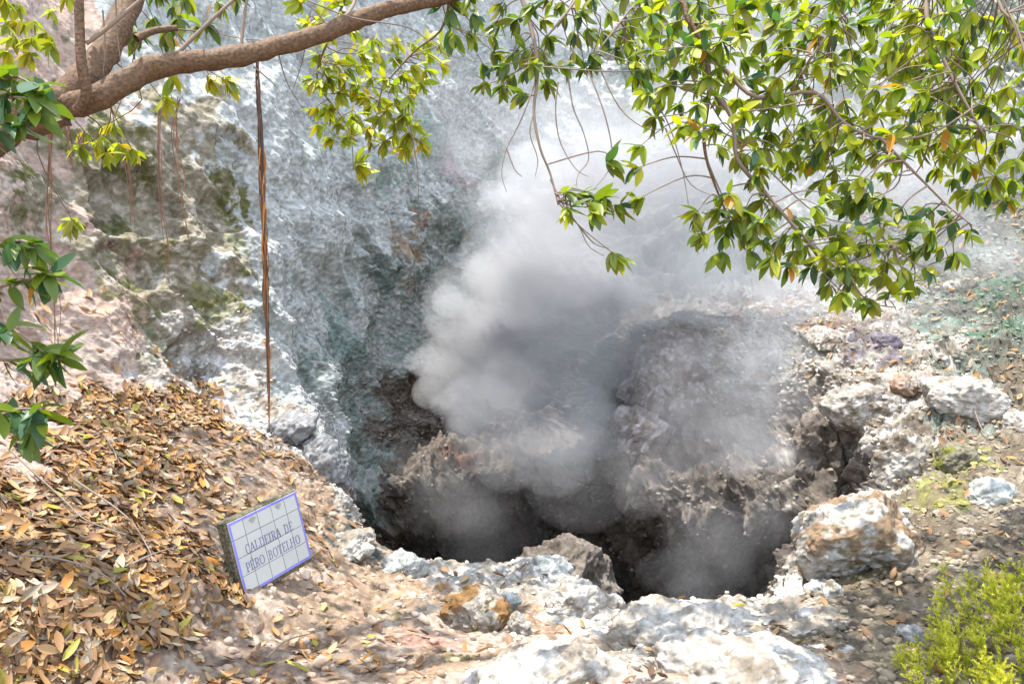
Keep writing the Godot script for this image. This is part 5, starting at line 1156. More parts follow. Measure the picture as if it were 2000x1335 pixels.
	0.47, 0.58, -6.75, 0.958, 0.86, 0.862, 0.294, 0.628, -0.446,
	0.28, 0.839, -6.925, 0.61, 0.394, 0.549, 0.545, 1.289, -0.163,
	0.734, 0.514, -6.812, 0.486, 0.204, 0.437, 0.479, 0.322, 0.318,
	0.274, 0.576, -6.694, 1.386, 1.225, 1.248, 0.129, 1.102, 0.273,
	0.391, 0.565, -6.674, 1.04, 0.557, 0.936, 0.213, 0.987, -0.277,
	0.286, 0.412, -6.694, 0.832, 0.702, 0.749, 0.272, 1.053, 0.158,
	0.506, 0.035, -6.737, 0.621, 0.501, 0.559, 0.597, 1.165, 0.312,
	0.749, 1.003, -6.694, 0.406, 0.312, 0.366, 0.972, 1.427, 0.2,
	1.038, 0.861, -6.518, 0.894, 0.489, 0.804, 0.112, 1.197, 0.218,
	0.971, 0.718, -6.564, 0.817, 0.46, 0.735, 0.199, 1.583, 0.477,
	0.86, 0.945, -6.587, 0.564, 0.309, 0.507, 0.554, 1.899, -0.076,
	1.015, 0.856, -6.595, 0.477, 0.213, 0.43, 0.485, 2.036, -0.173,
	0.993, 0.821, -6.643, 0.299, 0.14, 0.27, 1.114, 1.953, -0.283,
	0.279, 0.933, -6.603, 1.141, 0.96, 1.027, 0.127, 3.05, 0.347,
	0.03, 1.074, -6.729, 0.807, 0.531, 0.727, 0.219, 0.607, -0.271,
	0.153, 0.777, -6.55, 0.72, 0.373, 0.648, 0.419, 1.653, 0.131,
	0.286, 0.825, -6.507, 0.515, 0.387, 0.464, 0.631, 1.017, 0.363,
	0.478, 0.697, -6.597, 0.38, 0.233, 0.342, 0.89, 0.335, 0.063])

# base colours (linear) of each kind of ground: main, second, third
const PAL := {
	"W": [Color(.475, .445, .40), Color(.33, .285, .23), Color(.55, .53, .50)],
	"G": [Color(.445, .46, .44), Color(.375, .395, .375), Color(.50, .515, .50)],
	"P": [Color(.53, .395, .325), Color(.60, .485, .42), Color(.43, .325, .26)],
	"O": [Color(.280, .247, .176), Color(.150, .150, .058), Color(.429, .384, .319)],
	"T": [Color(.260, .286, .257), Color(.176, .215, .189), Color(.351, .351, .325)],
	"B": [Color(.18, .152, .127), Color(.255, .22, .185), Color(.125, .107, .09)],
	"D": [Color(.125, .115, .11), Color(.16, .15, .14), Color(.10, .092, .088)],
	"S": [Color(.178, .144, .101), Color(.247, .207, .155), Color(.103, .083, .060)],
	"L": [Color(.21, .145, .10), Color(.15, .10, .065), Color(.28, .21, .155)],
	"H": [Color(.287, .207, .155), Color(.218, .155, .109), Color(.380, .305, .241)],
	"N": [Color(.366, .264, .186), Color(.456, .366, .294), Color(.276, .192, .126)],
	"E": [Color(.138, .144, .115), Color(.218, .241, .205), Color(.081, .076, .060)],
	"R": [Color(.372, .342, .295), Color(.224, .183, .142), Color(.496, .472, .437)],
	"V": [Color(.450, .463, .431), Color(.362, .394, .350), Color(.250, .300, .213)],
	"X": [Color(.49, .47, .44), Color(.29, .20, .125), Color(.24, .205, .145)],
	"Y": [Color(.41, .365, .31), Color(.27, .15, .06), Color(.19, .155, .08)],
	"K": [Color(.276, .276, .278), Color(.198, .198, .202), Color(.348, .348, .346)],
	"M": [Color(.235, .22, .155), Color(.19, .20, .035), Color(.13, .11, .075)],
	"U": [Color(.15, .13, .155), Color(.22, .20, .22), Color(.11, .095, .115)],
	"C": [Color(.22, .188, .165), Color(.13, .10, .082), Color(.32, .295, .31)],
	"Q": [Color(.37, .25, .18), Color(.40, .34, .29), Color(.30, .195, .14)],
}
# relief in metres: broad swells, ridges, lumps, grain
const AMP := {
	"W": Color(.04, .04, .03, .012), "G": Color(.16, .10, .022, .012), "P": Color(.08, .06, .02, .010), "O": Color(.10, .12, .035, .015), "T": Color(.14, .09, .03, .014),
	"B": Color(.16, .20, .09, .025), "D": Color(.15, .1, .05, .02), "S": Color(.03, .03, .02, .014), "L": Color(.04, .02, .012, .008), "N": Color(.03, .025, .018, .010),
	"H": Color(.04, .025, .015, .009), "E": Color(.10, .08, .04, .02), "R": Color(.06, .10, .06, .02), "V": Color(.3, .25, .1, .03),
}
var PKEY := "WGPOTBDSLNERVH"

var rng := RandomNumberGenerator.new()
var noise_a := FastNoiseLite.new()
var noise_b := FastNoiseLite.new()
var noise_c := FastNoiseLite.new()
var noise_d := FastNoiseLite.new()
var noise_e := FastNoiseLite.new()
var noise_f := FastNoiseLite.new()
var noise_j := FastNoiseLite.new()
var camera: Camera3D
var tag_count := {}
# terrain grid
var nt := 0
var nr := 0
var tv := PackedVector3Array()
var tn := PackedVector3Array()
var tc := PackedColorArray()
var tk := PackedByteArray()
var tu := PackedFloat32Array()
var tr := PackedFloat32Array()
var top := {}
var sign_at: Transform3D = Transform3D(Basis.from_euler(Vector3(-0.226, 1.053, 0.037)), Vector3(-1.062, 0.166, -3.343))
var M := {}


func _ready() -> void:
	rng.seed = 20
	# camera
	camera = Camera3D.new()
	camera.name = "camera"
	camera.position = Vector3(0, 1.65, 0)
	camera.rotation_degrees = Vector3(-10, 0, 0)
	camera.fov = 46.06
	camera.near = 0.05
	camera.far = 200.0
	add_child(camera)
	camera.current = true
	# sky and exposure
	var sky_mat := ProceduralSkyMaterial.new()
	sky_mat.sky_top_color = Color(0.80, 0.85, 0.93)
	sky_mat.sky_horizon_color = Color(0.95, 0.96, 0.97)
	sky_mat.sky_curve = 0.2
	sky_mat.ground_horizon_color = Color(0.75, 0.75, 0.74)
	sky_mat.ground_bottom_color = Color(0.35, 0.33, 0.3)
	sky_mat.sky_energy_multiplier = 1.0
	var sky := Sky.new()
	sky.sky_material = sky_mat
	var env := Environment.new()
	env.background_mode = Environment.BG_SKY
	env.sky = sky
	env.background_energy_multiplier = 1.85
	env.tonemap_mode = Environment.TONE_MAPPER_LINEAR
	env.tonemap_exposure = 2.1
	env.volumetric_fog_enabled = true
	env.volumetric_fog_density = 0.0
	env.sdfgi_enabled = true
	env.ssao_enabled = true
	env.ssil_enabled = true
	var we := WorldEnvironment.new()
	we.name = "environment"
	we.environment = env
	add_child(we)
	# sun: near noon, a little to the left
	var sun := DirectionalLight3D.new()
	sun.name = "sun"
	sun.light_energy = 1.6
	sun.light_color = Color(1.0, 0.97, 0.925)
	sun.light_angular_distance = 0.6
	sun.shadow_enabled = true
	add_child(sun)
	sun.look_at_from_position(Vector3(-2.4, 9.3, -1.1), Vector3.ZERO)
	setup_noise()
	setup_materials()
	build_terrain()
	build_rocks()
	build_sign()
	build_gravel()
	build_litter()
	build_tree()
	build_shrub()
	build_roots()
	build_sticks()
	build_bush()
	build_steam()


# ------------------------------------------------------------------ helpers
func numbered(called: String) -> String:
	var n: int = tag_count.get(called, 0)
	tag_count[called] = n + 1
	return called if n == 0 else "%s_%03d" % [called, n]


func tag(o: Node, label: String, category: String, group := "") -> void:
	o.set_meta("label", label)
	o.set_meta("category", category)
	if group:
		o.set_meta("group", group)


func thing(called: String, label: String, category: String, at := Vector3.ZERO, group := "") -> Node3D:
	var o := Node3D.new()
	o.name = numbered(called)
	add_child(o)
	o.position = at
	tag(o, label, category, group)
	return o


func obj(called: String, mesh: Mesh, m: Material, parent: Node = null) -> MeshInstance3D:
	var o := MeshInstance3D.new()
	o.name = called if parent else numbered(called)
	o.mesh = mesh
	if m:
		o.material_override = m
	(parent if parent else self).add_child(o, true)
	return o


func mk_noise(n: FastNoiseLite, kind: int, freq: float, oct: int, fractal: int, sd: int) -> void:
	n.noise_type = kind
	n.frequency = freq
	n.fractal_type = fractal
	n.fractal_octaves = oct
	n.seed = sd


func setup_noise() -> void:
	mk_noise(noise_a, FastNoiseLite.TYPE_SIMPLEX, 0.75, 3, FastNoiseLite.FRACTAL_FBM, 1)
	mk_noise(noise_b, FastNoiseLite.TYPE_SIMPLEX, 1.9, 4, FastNoiseLite.FRACTAL_RIDGED, 2)
	mk_noise(noise_c, FastNoiseLite.TYPE_CELLULAR, 7.0, 2, FastNoiseLite.FRACTAL_FBM, 3)
	noise_c.cellular_return_type = FastNoiseLite.RETURN_DISTANCE
	mk_noise(noise_d, FastNoiseLite.TYPE_SIMPLEX, 17.0, 3, FastNoiseLite.FRACTAL_FBM, 4)
	mk_noise(noise_e, FastNoiseLite.TYPE_SIMPLEX, 1.6, 5, FastNoiseLite.FRACTAL_FBM, 5)
	noise_e.fractal_gain = 0.62
	mk_noise(noise_f, FastNoiseLite.TYPE_SIMPLEX, 8.0, 4, FastNoiseLite.FRACTAL_FBM, 6)
	noise_f.fractal_gain = 0.65
	mk_noise(noise_j, FastNoiseLite.TYPE_SIMPLEX, 2.2, 4, FastNoiseLite.FRACTAL_FBM, 7)
	noise_j.fractal_gain = 0.6


func tex_noise(kind: int, freq: float, oct: int, fractal: int, sd: int, dark: float, size := 512) -> NoiseTexture2D:
	var n := FastNoiseLite.new()
	mk_noise(n, kind, freq, oct, fractal, sd)
	var t := NoiseTexture2D.new()
	t.width = size
	t.height = size
	t.seamless = true
	t.noise = n
	if dark < 1.0:
		var g := Gradient.new()
		g.set_color(0, Color(dark, dark, dark))
		g.set_color(1, Color(1, 1, 1))
		t.color_ramp = g
	return t


func plain(c: Color, rough: float) -> StandardMaterial3D:
	var m := StandardMaterial3D.new()
	m.albedo_color = c.linear_to_srgb()
	m.roughness = rough
	return m


func setup_materials() -> void:
	var speck := tex_noise(FastNoiseLite.TYPE_SIMPLEX, 0.02, 5, FastNoiseLite.FRACTAL_FBM, 11, 0.62)
	var relief := tex_noise(FastNoiseLite.TYPE_SIMPLEX, 0.018, 5, FastNoiseLite.FRACTAL_FBM, 12, 1.0)
	var m := StandardMaterial3D.new()
	m.vertex_color_use_as_albedo = true
	m.roughness = 0.92
	m.metallic_specular = 0.3
	m.albedo_texture = speck
	m.heightmap_enabled = true
	m.heightmap_texture = relief
	m.heightmap_scale = 1.1
	m.uv1_triplanar = true
	m.uv1_world_triplanar = true
	m.uv1_scale = Vector3(1.7, 1.7, 1.7)
	M.rock = m
	m = StandardMaterial3D.new()
	m.vertex_color_use_as_albedo = true
	m.roughness = 0.4
	m.backlight_enabled = true
	m.backlight = Color(0.95, 1.0, 0.5)
	M.leaf = m
	m = StandardMaterial3D.new()
	m.vertex_color_use_as_albedo = true
	m.roughness = 0.6
	m.backlight_enabled = true
	m.backlight = Color(0.5, 0.45, 0.35)
	M.litter = m
	m = StandardMaterial3D.new()
	m.vertex_color_use_as_albedo = true
	m.roughness = 0.85
	M.vertex = m
	m = StandardMaterial3D.new()
	m.albedo_color = Color(.21, .115, .055).linear_to_srgb()
	m.albedo_texture = tex_noise(FastNoiseLite.TYPE_SIMPLEX, 0.02, 4, FastNoiseLite.FRACTAL_FBM, 21, 0.45)
	m.roughness = 0.8
	m.heightmap_enabled = true
	m.heightmap_texture = relief
	m.heightmap_scale = 0.35
	m.uv1_triplanar = true
	m.uv1_scale = Vector3(5, 5, 5)
	M.bark = m
	M.twig = plain(Color(.17, .12, .085), 0.8)
	M.stick = plain(Color(.19, .155, .125), 0.85)


# ------------------------------------------------------------------ terrain
func spline(a: Vector3, b: Vector3, c: Vector3, d: Vector3, t: float) -> Vector3:
	return b.cubic_interpolate(c, a, d, t)


func net(c: int, j: int) -> Vector3:
	var k := ((posmod(c, NC)) * NJ + clampi(j, 0, NJ - 1)) * 3
	return Vector3(NET[k], NET[k + 1], NET[k + 2])


func build_terrain() -> void:
	var t0 := Time.get_ticks_msec()
	for j in RS.size():
		for s in RS[j]:
			tr.append(j + float(s) / RS[j])
	tr.append(NJ - 1)
	nr = tr.size()
	for c in NC:
		for s in CS[c]:
			tu.append(c + float(s) / CS[c])
	nt = tu.size()
	var spokes := []
	for c in NC:
		var line := PackedVector3Array()
		for r in nr:
			var j := mini(int(tr[r]), NJ - 2)
			line.append(spline(net(c, j - 1), net(c, j), net(c, j + 1), net(c, j + 2), tr[r] - j))
		spokes.append(line)
	var base := PackedVector3Array()
	base.resize(nt * nr)
	for i in nt:
		var c := int(tu[i])
		var t := tu[i] - c
		var a: PackedVector3Array = spokes[posmod(c - 1, NC)]
		var b: PackedVector3Array = spokes[c]
		var d: PackedVector3Array = spokes[(c + 1) % NC]
		var e: PackedVector3Array = spokes[(c + 2) % NC]
		for r in nr:
			base[i * nr + r] = b[r].cubic_interpolate(d[r], a[r], e[r], t)
	var normals := grid_normals(base)
	# relief
	tv.resize(nt * nr)
	tk.resize(nt * nr)
	tc.resize(nt * nr)
	var amp := []
	var kinds := []
	for c in NC:
		var line := []
		var ks := PackedByteArray()
		for j in NJ:
			line.append(AMP[KIND[c][j]])
			ks.append(PKEY.find(KIND[c][j]))
		amp.append(line)
		kinds.append(ks)
	var pal := []
	for k in PKEY:
		pal.append(PAL[k])
	var cells := {}
	for k in PATCHES.size() / 7:
		var at := Vector3(PATCHES[k * 7], PATCHES[k * 7 + 1], PATCHES[k * 7 + 2])
		var reach := PATCHES[k * 7 + 3] * 1.6
		for x in range(floori((at.x - reach) * 2), floori((at.x + reach) * 2) + 1):
			for y in range(floori((at.y - reach) * 2), floori((at.y + reach) * 2) + 1):
				for z in range(floori((at.z - reach) * 2), floori((at.z + reach) * 2) + 1):
					var key := Vector3i(x, y, z)
					if not cells.has(key):
						cells[key] = []
					cells[key].append(k)
	var flow := Vector3(0.42, -1.0, -0.35).normalized()
	for i in nt:
		var c := int(tu[i])
		var fu := tu[i] - c
		var a0: Array = amp[c]
		var a1: Array = amp[(c + 1) % NC]
		for r in nr:
			var k := i * nr + r
			var j := mini(int(tr[r]), NJ - 2)
			var fv := tr[r] - j
			var p := base[k]
			var q := p - flow * (p.dot(flow) * 0.62)
			var am: Color = (a0[j] as Color).lerp(a1[j], fu).lerp((a0[j + 1] as Color).lerp(a1[j + 1], fu), fv)
			var h := am.r * noise_a.get_noise_3dv(p) + am.g * (noise_b.get_noise_3dv(q) - 0.2) - am.b * (noise_c.get_noise_3dv(p) + 0.6) + am.a * noise_d.get_noise_3dv(p)
			if r > 250:
				for n in DENTS.size() / 5:
					var o := n * 5
					var far := p.distance_to(Vector3(DENTS[o], DENTS[o + 1], DENTS[o + 2])) / DENTS[o + 3] - 0.9 * noise_b.get_noise_3dv(q)
					h -= DENTS[o + 4] * smoothstep(1.0, 0.45, far)
			var v := p + normals[k] * h
			tv[k] = v
			# what the ground is made of here
			var e := noise_e.get_noise_3dv(v)
			var f := noise_f.get_noise_3dv(v)
			var ju := tu[i] + 0.75 * noise_j.get_noise_3dv(v) + 0.12 * f
			var jv := tr[r] + 0.85 * noise_j.get_noise_3d(v.y * 1.1, v.z, v.x + 9.0) + 0.15 * f
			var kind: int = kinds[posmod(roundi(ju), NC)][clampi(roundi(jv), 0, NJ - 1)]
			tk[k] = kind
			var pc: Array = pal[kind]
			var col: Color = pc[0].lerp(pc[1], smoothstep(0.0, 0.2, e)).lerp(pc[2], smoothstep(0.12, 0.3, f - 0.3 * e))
			var cell = cells.get(Vector3i(floori(v.x * 2), floori(v.y * 2), floori(v.z * 2)))
			if cell != null:
				for n in cell:
					var o: int = n * 7
					var dist := v.distance_to(Vector3(PATCHES[o], PATCHES[o + 1], PATCHES[o + 2])) / PATCHES[o + 3]
					var wgt := smoothstep(0.0, 0.3, 0.75 - dist + 1.1 * e + 0.7 * f)
					if wgt > 0.0:
						var mid := 0.85 + 0.5 * f
						col = col.lerp(Color(PATCHES[o + 4] * mid, PATCHES[o + 5] * mid, PATCHES[o + 6] * mid), wgt * clampf(0.55 + 1.2 * f, 0.2, 0.85))
			var g := 1.0 + 0.18 * f
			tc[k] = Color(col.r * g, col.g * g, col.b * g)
	tn = grid_normals(tv)
	print("terrain ", nt * nr, " ", Time.get_ticks_msec() - t0)
	# four pieces of land
	var names := {"p": ["pit_wall", "dark brown crumbling rock walls of the steaming pit", "pit"], "g": ["ground", "pale earth and rock shelf round the near rim", "ground"], "c": ["cliff_face", "tall pale grey and olive clay cliff on the left", "cliff"], "h": ["hillside", "greenish grey stony slope behind and right of the pit", "hillside"]}
	for key in names:
		var idx := PackedInt32Array()
		var map := PackedInt32Array()
		map.resize(nt * nr)
		map.fill(-1)
		var vs := PackedVector3Array()
		var ns := PackedVector3Array()
		var cs := PackedColorArray()
		for i in nt:
			var row: String = REG[int(tu[i])]
			for r in nr - 1:
				if row[mini(int(tr[r]), NJ - 2)] != key:
					continue
				var a := i * nr + r
				var b := ((i + 1) % nt) * nr + r
				for w in [a, b, a + 1, b + 1]:
					if map[w] < 0:
						map[w] = vs.size()
						vs.append(tv[w])
						ns.append(tn[w])
						cs.append(tc[w])
				idx.append_array([map[a], map[a + 1], map[b], map[b], map[a + 1], map[b + 1]])
				if key == "g" or key == "h":
					var h := Vector2i(floori(tv[a].x / 0.05), floori(tv[a].z / 0.05))
					top[h] = maxf(top.get(h, -99.0), tv[a].y)
		var arr := []
		arr.resize(Mesh.ARRAY_MAX)
		arr[Mesh.ARRAY_VERTEX] = vs
		arr[Mesh.ARRAY_NORMAL] = ns
		arr[Mesh.ARRAY_COLOR] = cs
		arr[Mesh.ARRAY_INDEX] = idx
		var mesh := ArrayMesh.new()
		mesh.add_surface_from_arrays(Mesh.PRIMITIVE_TRIANGLES, arr)
		var o := obj(names[key][0], mesh, M.rock)
		o.set_meta("kind", "structure")
		o.set_meta("label", names[key][1])
		o.set_meta("category", names[key][2])
	print("land ", Time.get_ticks_msec() - t0)


func grid_normals(v: PackedVector3Array) -> PackedVector3Array:
	var n := PackedVector3Array()
	n.resize(nt * nr)
	for i in nt:
		var before := posmod(i - 1, nt) * nr
		var after := ((i + 1) % nt) * nr
		for r in nr:
			var k := i * nr + r
			var du := v[after + r] - v[before + r]
			var dv := v[mini(k + 1, i * nr + nr - 1)] - v[maxi(k - 1, i * nr)]
			n[k] = du.cross(dv).normalized()
	for i in nt:
		n[i * nr] = Vector3.UP
	return n


func height_at(x: float, z: float, fallback: float) -> float:
	var best := -99.0
	for dx in [-1, 0, 1]:
		for dz in [-1, 0, 1]:
			best = maxf(best, top.get(Vector2i(floori(x / 0.05) + dx, floori(z / 0.05) + dz), -99.0))
	return best if best > -90.0 else fallback


# ------------------------------------------------------------------ rocks
func rock_mesh(radii: Vector3, key: String, sd: int, res: int, cuts := 9, rough := 1.0, crag := 0.14) -> ArrayMesh:
	var r := RandomNumberGenerator.new()
	r.seed = sd * 977
	var planes := []
	for k in cuts:
		var n := Vector3(r.randfn(), r.randfn() * 0.8, r.randfn()).normalized()
		planes.append([n, r.randf_range(0.62, 0.92)])
	var pc: Array = PAL[key]
	var size := (radii.x + radii.y + radii.z) / 3.0
	var shift := Vector3(sd * 1.7, sd * 0.9, sd * 2.3)
	var vs := PackedVector3Array()
	var cs := PackedColorArray()
	var idx := PackedInt32Array()
	var axes := [[Vector3.RIGHT, Vector3.UP, Vector3.BACK], [Vector3.LEFT, Vector3.UP, Vector3.FORWARD], [Vector3.UP, Vector3.BACK, Vector3.RIGHT], [Vector3.DOWN, Vector3.FORWARD, Vector3.RIGHT], [Vector3.BACK, Vector3.UP, Vector3.LEFT], [Vector3.FORWARD, Vector3.UP, Vector3.RIGHT]]
	for ax in axes:
		var first := vs.size()
		for a in res + 1:
			for b in res + 1:
				var d: Vector3 = (ax[0] + ax[1] * tan((a * 2.0 / res - 1.0) * PI / 4) + ax[2] * tan((b * 2.0 / res - 1.0) * PI / 4)).normalized()
				var rad := 1.0
				for pl in planes:
					var dt: float = d.dot(pl[0])
					if dt > 0.05:
						var lim: float = pl[1] / dt
						rad = minf(rad, lim) if absf(lim - rad) > 0.12 else minf(rad, lim) - 0.25 * pow(0.12 - absf(lim - rad), 2.0) / 0.12
				var p := d * rad * radii
				var w := p + shift
				var h := size * crag * (noise_b.get_noise_3dv(w * (0.42 / size)) + 0.3) + size * 0.16 * noise_e.get_noise_3dv(w * (0.5 / size)) + minf(0.03, size * 0.14) * (-noise_c.get_noise_3dv(w * 1.3) - 0.5) + 0.010 * noise_d.get_noise_3dv(w * 1.5)
				p += d * h * rough
				vs.append(p)
				var e := noise_e.get_noise_3dv(w * 1.9)
				var f := noise_f.get_noise_3dv(w * 1.6)
				var col: Color = pc[0].lerp(pc[1], smoothstep(0.05, 0.22, e)).lerp(pc[2], smoothstep(0.12, 0.28, f - 0.2 * e))
				var g := 1.0 + 0.25 * f
				cs.append(Color(col.r * g, col.g * g, col.b * g))
		for a in res:
			for b in res:
				var k := first + a * (res + 1) + b
				idx.append_array([k, k + 1, k + res + 1, k + 1, k + res + 2, k + res + 1])
	var st := SurfaceTool.new()
	var arr := []
	arr.resize(Mesh.ARRAY_MAX)
	arr[Mesh.ARRAY_VERTEX] = vs
	arr[Mesh.ARRAY_COLOR] = cs
	arr[Mesh.ARRAY_INDEX] = idx
	# smooth normals, welded over the cube's edges
	var ns := PackedVector3Array()
	ns.resize(vs.size())
	var weld := {}
	var who := PackedInt32Array()
	for k in vs.size():
		var key3 := Vector3i((vs[k] * 20000.0).round())
		if not weld.has(key3):
			weld[key3] = k
		who.append(weld[key3])
	for k in range(0, idx.size(), 3):
		var n := (vs[idx[k + 2]] - vs[idx[k]]).cross(vs[idx[k + 1]] - vs[idx[k]])
		for m in 3:
			ns[who[idx[k + m]]] += n
	for k in vs.size():
		var n := ns[who[k]].normalized()
		if n.dot(vs[k]) < 0.0 and vs[k].length() > 0.0 and n.dot(vs[k].normalized()) < -0.2:
			n = -n
		ns[k] = n
	arr[Mesh.ARRAY_NORMAL] = ns
	var mesh := ArrayMesh.new()
	mesh.add_surface_from_arrays(Mesh.PRIMITIVE_TRIANGLES, arr)
	return mesh


func build_rocks() -> void:
	for a in ROCKS:
		var o := obj(a[0], rock_mesh(a[4], a[5], a[6], a[7], 12, 1.0, 0.24) if a[0] == "rock_outcrop" else rock_mesh(a[4], a[5], a[6], a[7]), M.rock)
		o.position = a[3]
		o.rotation = Vector3(0, a[8], a[9])
		tag(o, a[1], a[2])


# ------------------------------------------------------------------ scattered stones and leaves
func sample_land(kinds: Dictionary, per_m2: float, least_row: float, last_row: float, from_u := 0.0, to_u := 22.0, reach := 99.0) -> Array:
	var out := []
	for i in range(0, nt):
		if tu[i] < from_u or tu[i] > to_u:
			continue
		var a := ((i + 1) % nt) * nr
		for r in nr - 1:
			if tr[r] < least_row or tr[r] > last_row:
				continue
			var k := i * nr + r
			var w: float = kinds.get(PKEY[tk[k]], 0.0)
			if w <= 0.0 or tv[k].z > 0.5 or tv[k].y > reach:
				continue
			var area := (tv[a + r] - tv[k]).cross(tv[k + 1] - tv[k]).length()
			var want := area * w * per_m2
			while want > 0.0:
				if rng.randf() < want:
					var p := tv[k] + (tv[a + r] - tv[k]) * rng.randf() + (tv[k + 1] - tv[k]) * rng.randf()
					out.append([p, tn[k], tc[k], k])
				want -= 1.0
	return out


func scatter(called: String, mesh: Mesh, m: Material, spots: Array, colors: PackedColorArray, parent: Node = null) -> MultiMeshInstance3D:
	var mm := MultiMesh.new()
	mm.transform_format = MultiMesh.TRANSFORM_3D
	mm.use_colors = true
	mm.mesh = mesh
	mm.instance_count = spots.size()
	for k in spots.size():
		mm.set_instance_transform(k, spots[k])
		mm.set_instance_color(k, colors[k])
	var o := MultiMeshInstance3D.new()
	o.name = called if parent else numbered(called)
	o.multimesh = mm
	o.material_override = m
	o.set_meta("kind", "stuff")
	(parent if parent else self).add_child(o, true)
	return o


func white(mesh: ArrayMesh) -> ArrayMesh:
	var arr := mesh.surface_get_arrays(0)
	var cs: PackedColorArray = arr[Mesh.ARRAY_COLOR]
	cs.fill(Color.WHITE)
	arr[Mesh.ARRAY_COLOR] = cs
	var out := ArrayMesh.new()
	out.add_surface_from_arrays(Mesh.PRIMITIVE_TRIANGLES, arr)
	return out


func build_gravel() -> void:
	var spots := sample_land({"H": .6, "W": .6, "R": .8, "N": .5, "S": 1.5, "E": .9, "B": .3, "L": .35}, 420.0, 1.2, 9.0)
	var xs := []
	var cs := PackedColorArray()
	for s in spots:
		var size := 0.004 + 0.016 * pow(rng.randf(), 3.0) + (0.02 * rng.randf() if rng.randf() < 0.015 else 0.0)
		var b := Basis.from_euler(Vector3(rng.randf() * TAU, rng.randf() * TAU, rng.randf() * TAU)).scaled(Vector3(size * rng.randf_range(.8, 1.5), size * rng.randf_range(.6, 1.0), size))
		xs.append(Transform3D(b, s[0] + s[1] * size * 0.25))
		var g := rng.randf_range(0.75, 1.3)
		var c: Color = s[2]
		cs.append(Color(minf(c.r * g, .8), minf(c.g * g, .8), minf(c.b * g, .8)))
	var o := scatter("gravel", white(rock_mesh(Vector3.ONE, "W", 9, 5, 16, 0.5)), M.vertex, xs, cs)
	o.set_meta("label", "small loose stones strewn over the rim and slopes")
	o.set_meta("category", "gravel")
	print("gravel ", xs.size())


func leaf_mesh(wide: float, curl: float, fold: float, c: Color, twist := 0.0, n := 5) -> ArrayMesh:
	var st := SurfaceTool.new()
	st.begin(Mesh.PRIMITIVE_TRIANGLES)
	st.set_smooth_group(0)
	var rings := []
	for k in n + 1:
		var s := float(k) / n
		var w := wide * 0.5 * pow(maxf(sin(PI * clampf(pow(s, 0.85) * 0.97 + 0.015, 0.0, 1.0)), 0.0), 0.8)
		var y := curl * s * s
		var tw := twist * s
		var side := Vector3(cos(tw), sin(tw), 0) * w
		var mid := Vector3(0, y, s - absf(curl) * 0.25 * s * s)
		rings.append([mid - side + Vector3(0, fold * w, 0), mid, mid + side + Vector3(0, fold * w, 0)])
	for k in n:
		for h in 2:
			var a: Vector3 = rings[k][h]
			var b: Vector3 = rings[k][h + 1]
			var e: Vector3 = rings[k + 1][h]
			var f: Vector3 = rings[k + 1][h + 1]
			for v in [a, b, e, b, f, e]:
				st.set_color(c)
				st.add_vertex(v)
	st.index()
	st.generate_normals()
	return st.commit()


func seen(p: Vector3, margin := 0.0) -> float:
	# how large one metre shows at that place, 0 outside the view
	var q := camera.transform.affine_inverse() * p
	if q.z > -0.2:
		return 0.0
	var x := q.x / -q.z
	var y := q.y / -q.z
	return 1.0 / -q.z if absf(x) < 0.637 + margin and absf(y) < 0.425 + margin else 0.0


const DRY := [Color(.235, .12, .04), Color(.29, .165, .065), Color(.16, .082, .035), Color(.36, .225, .10), Color(.105, .058, .03), Color(.37, .16, .025), Color(.21, .165, .11), Color(.38, .29, .19), Color(.25, .215, .025)]


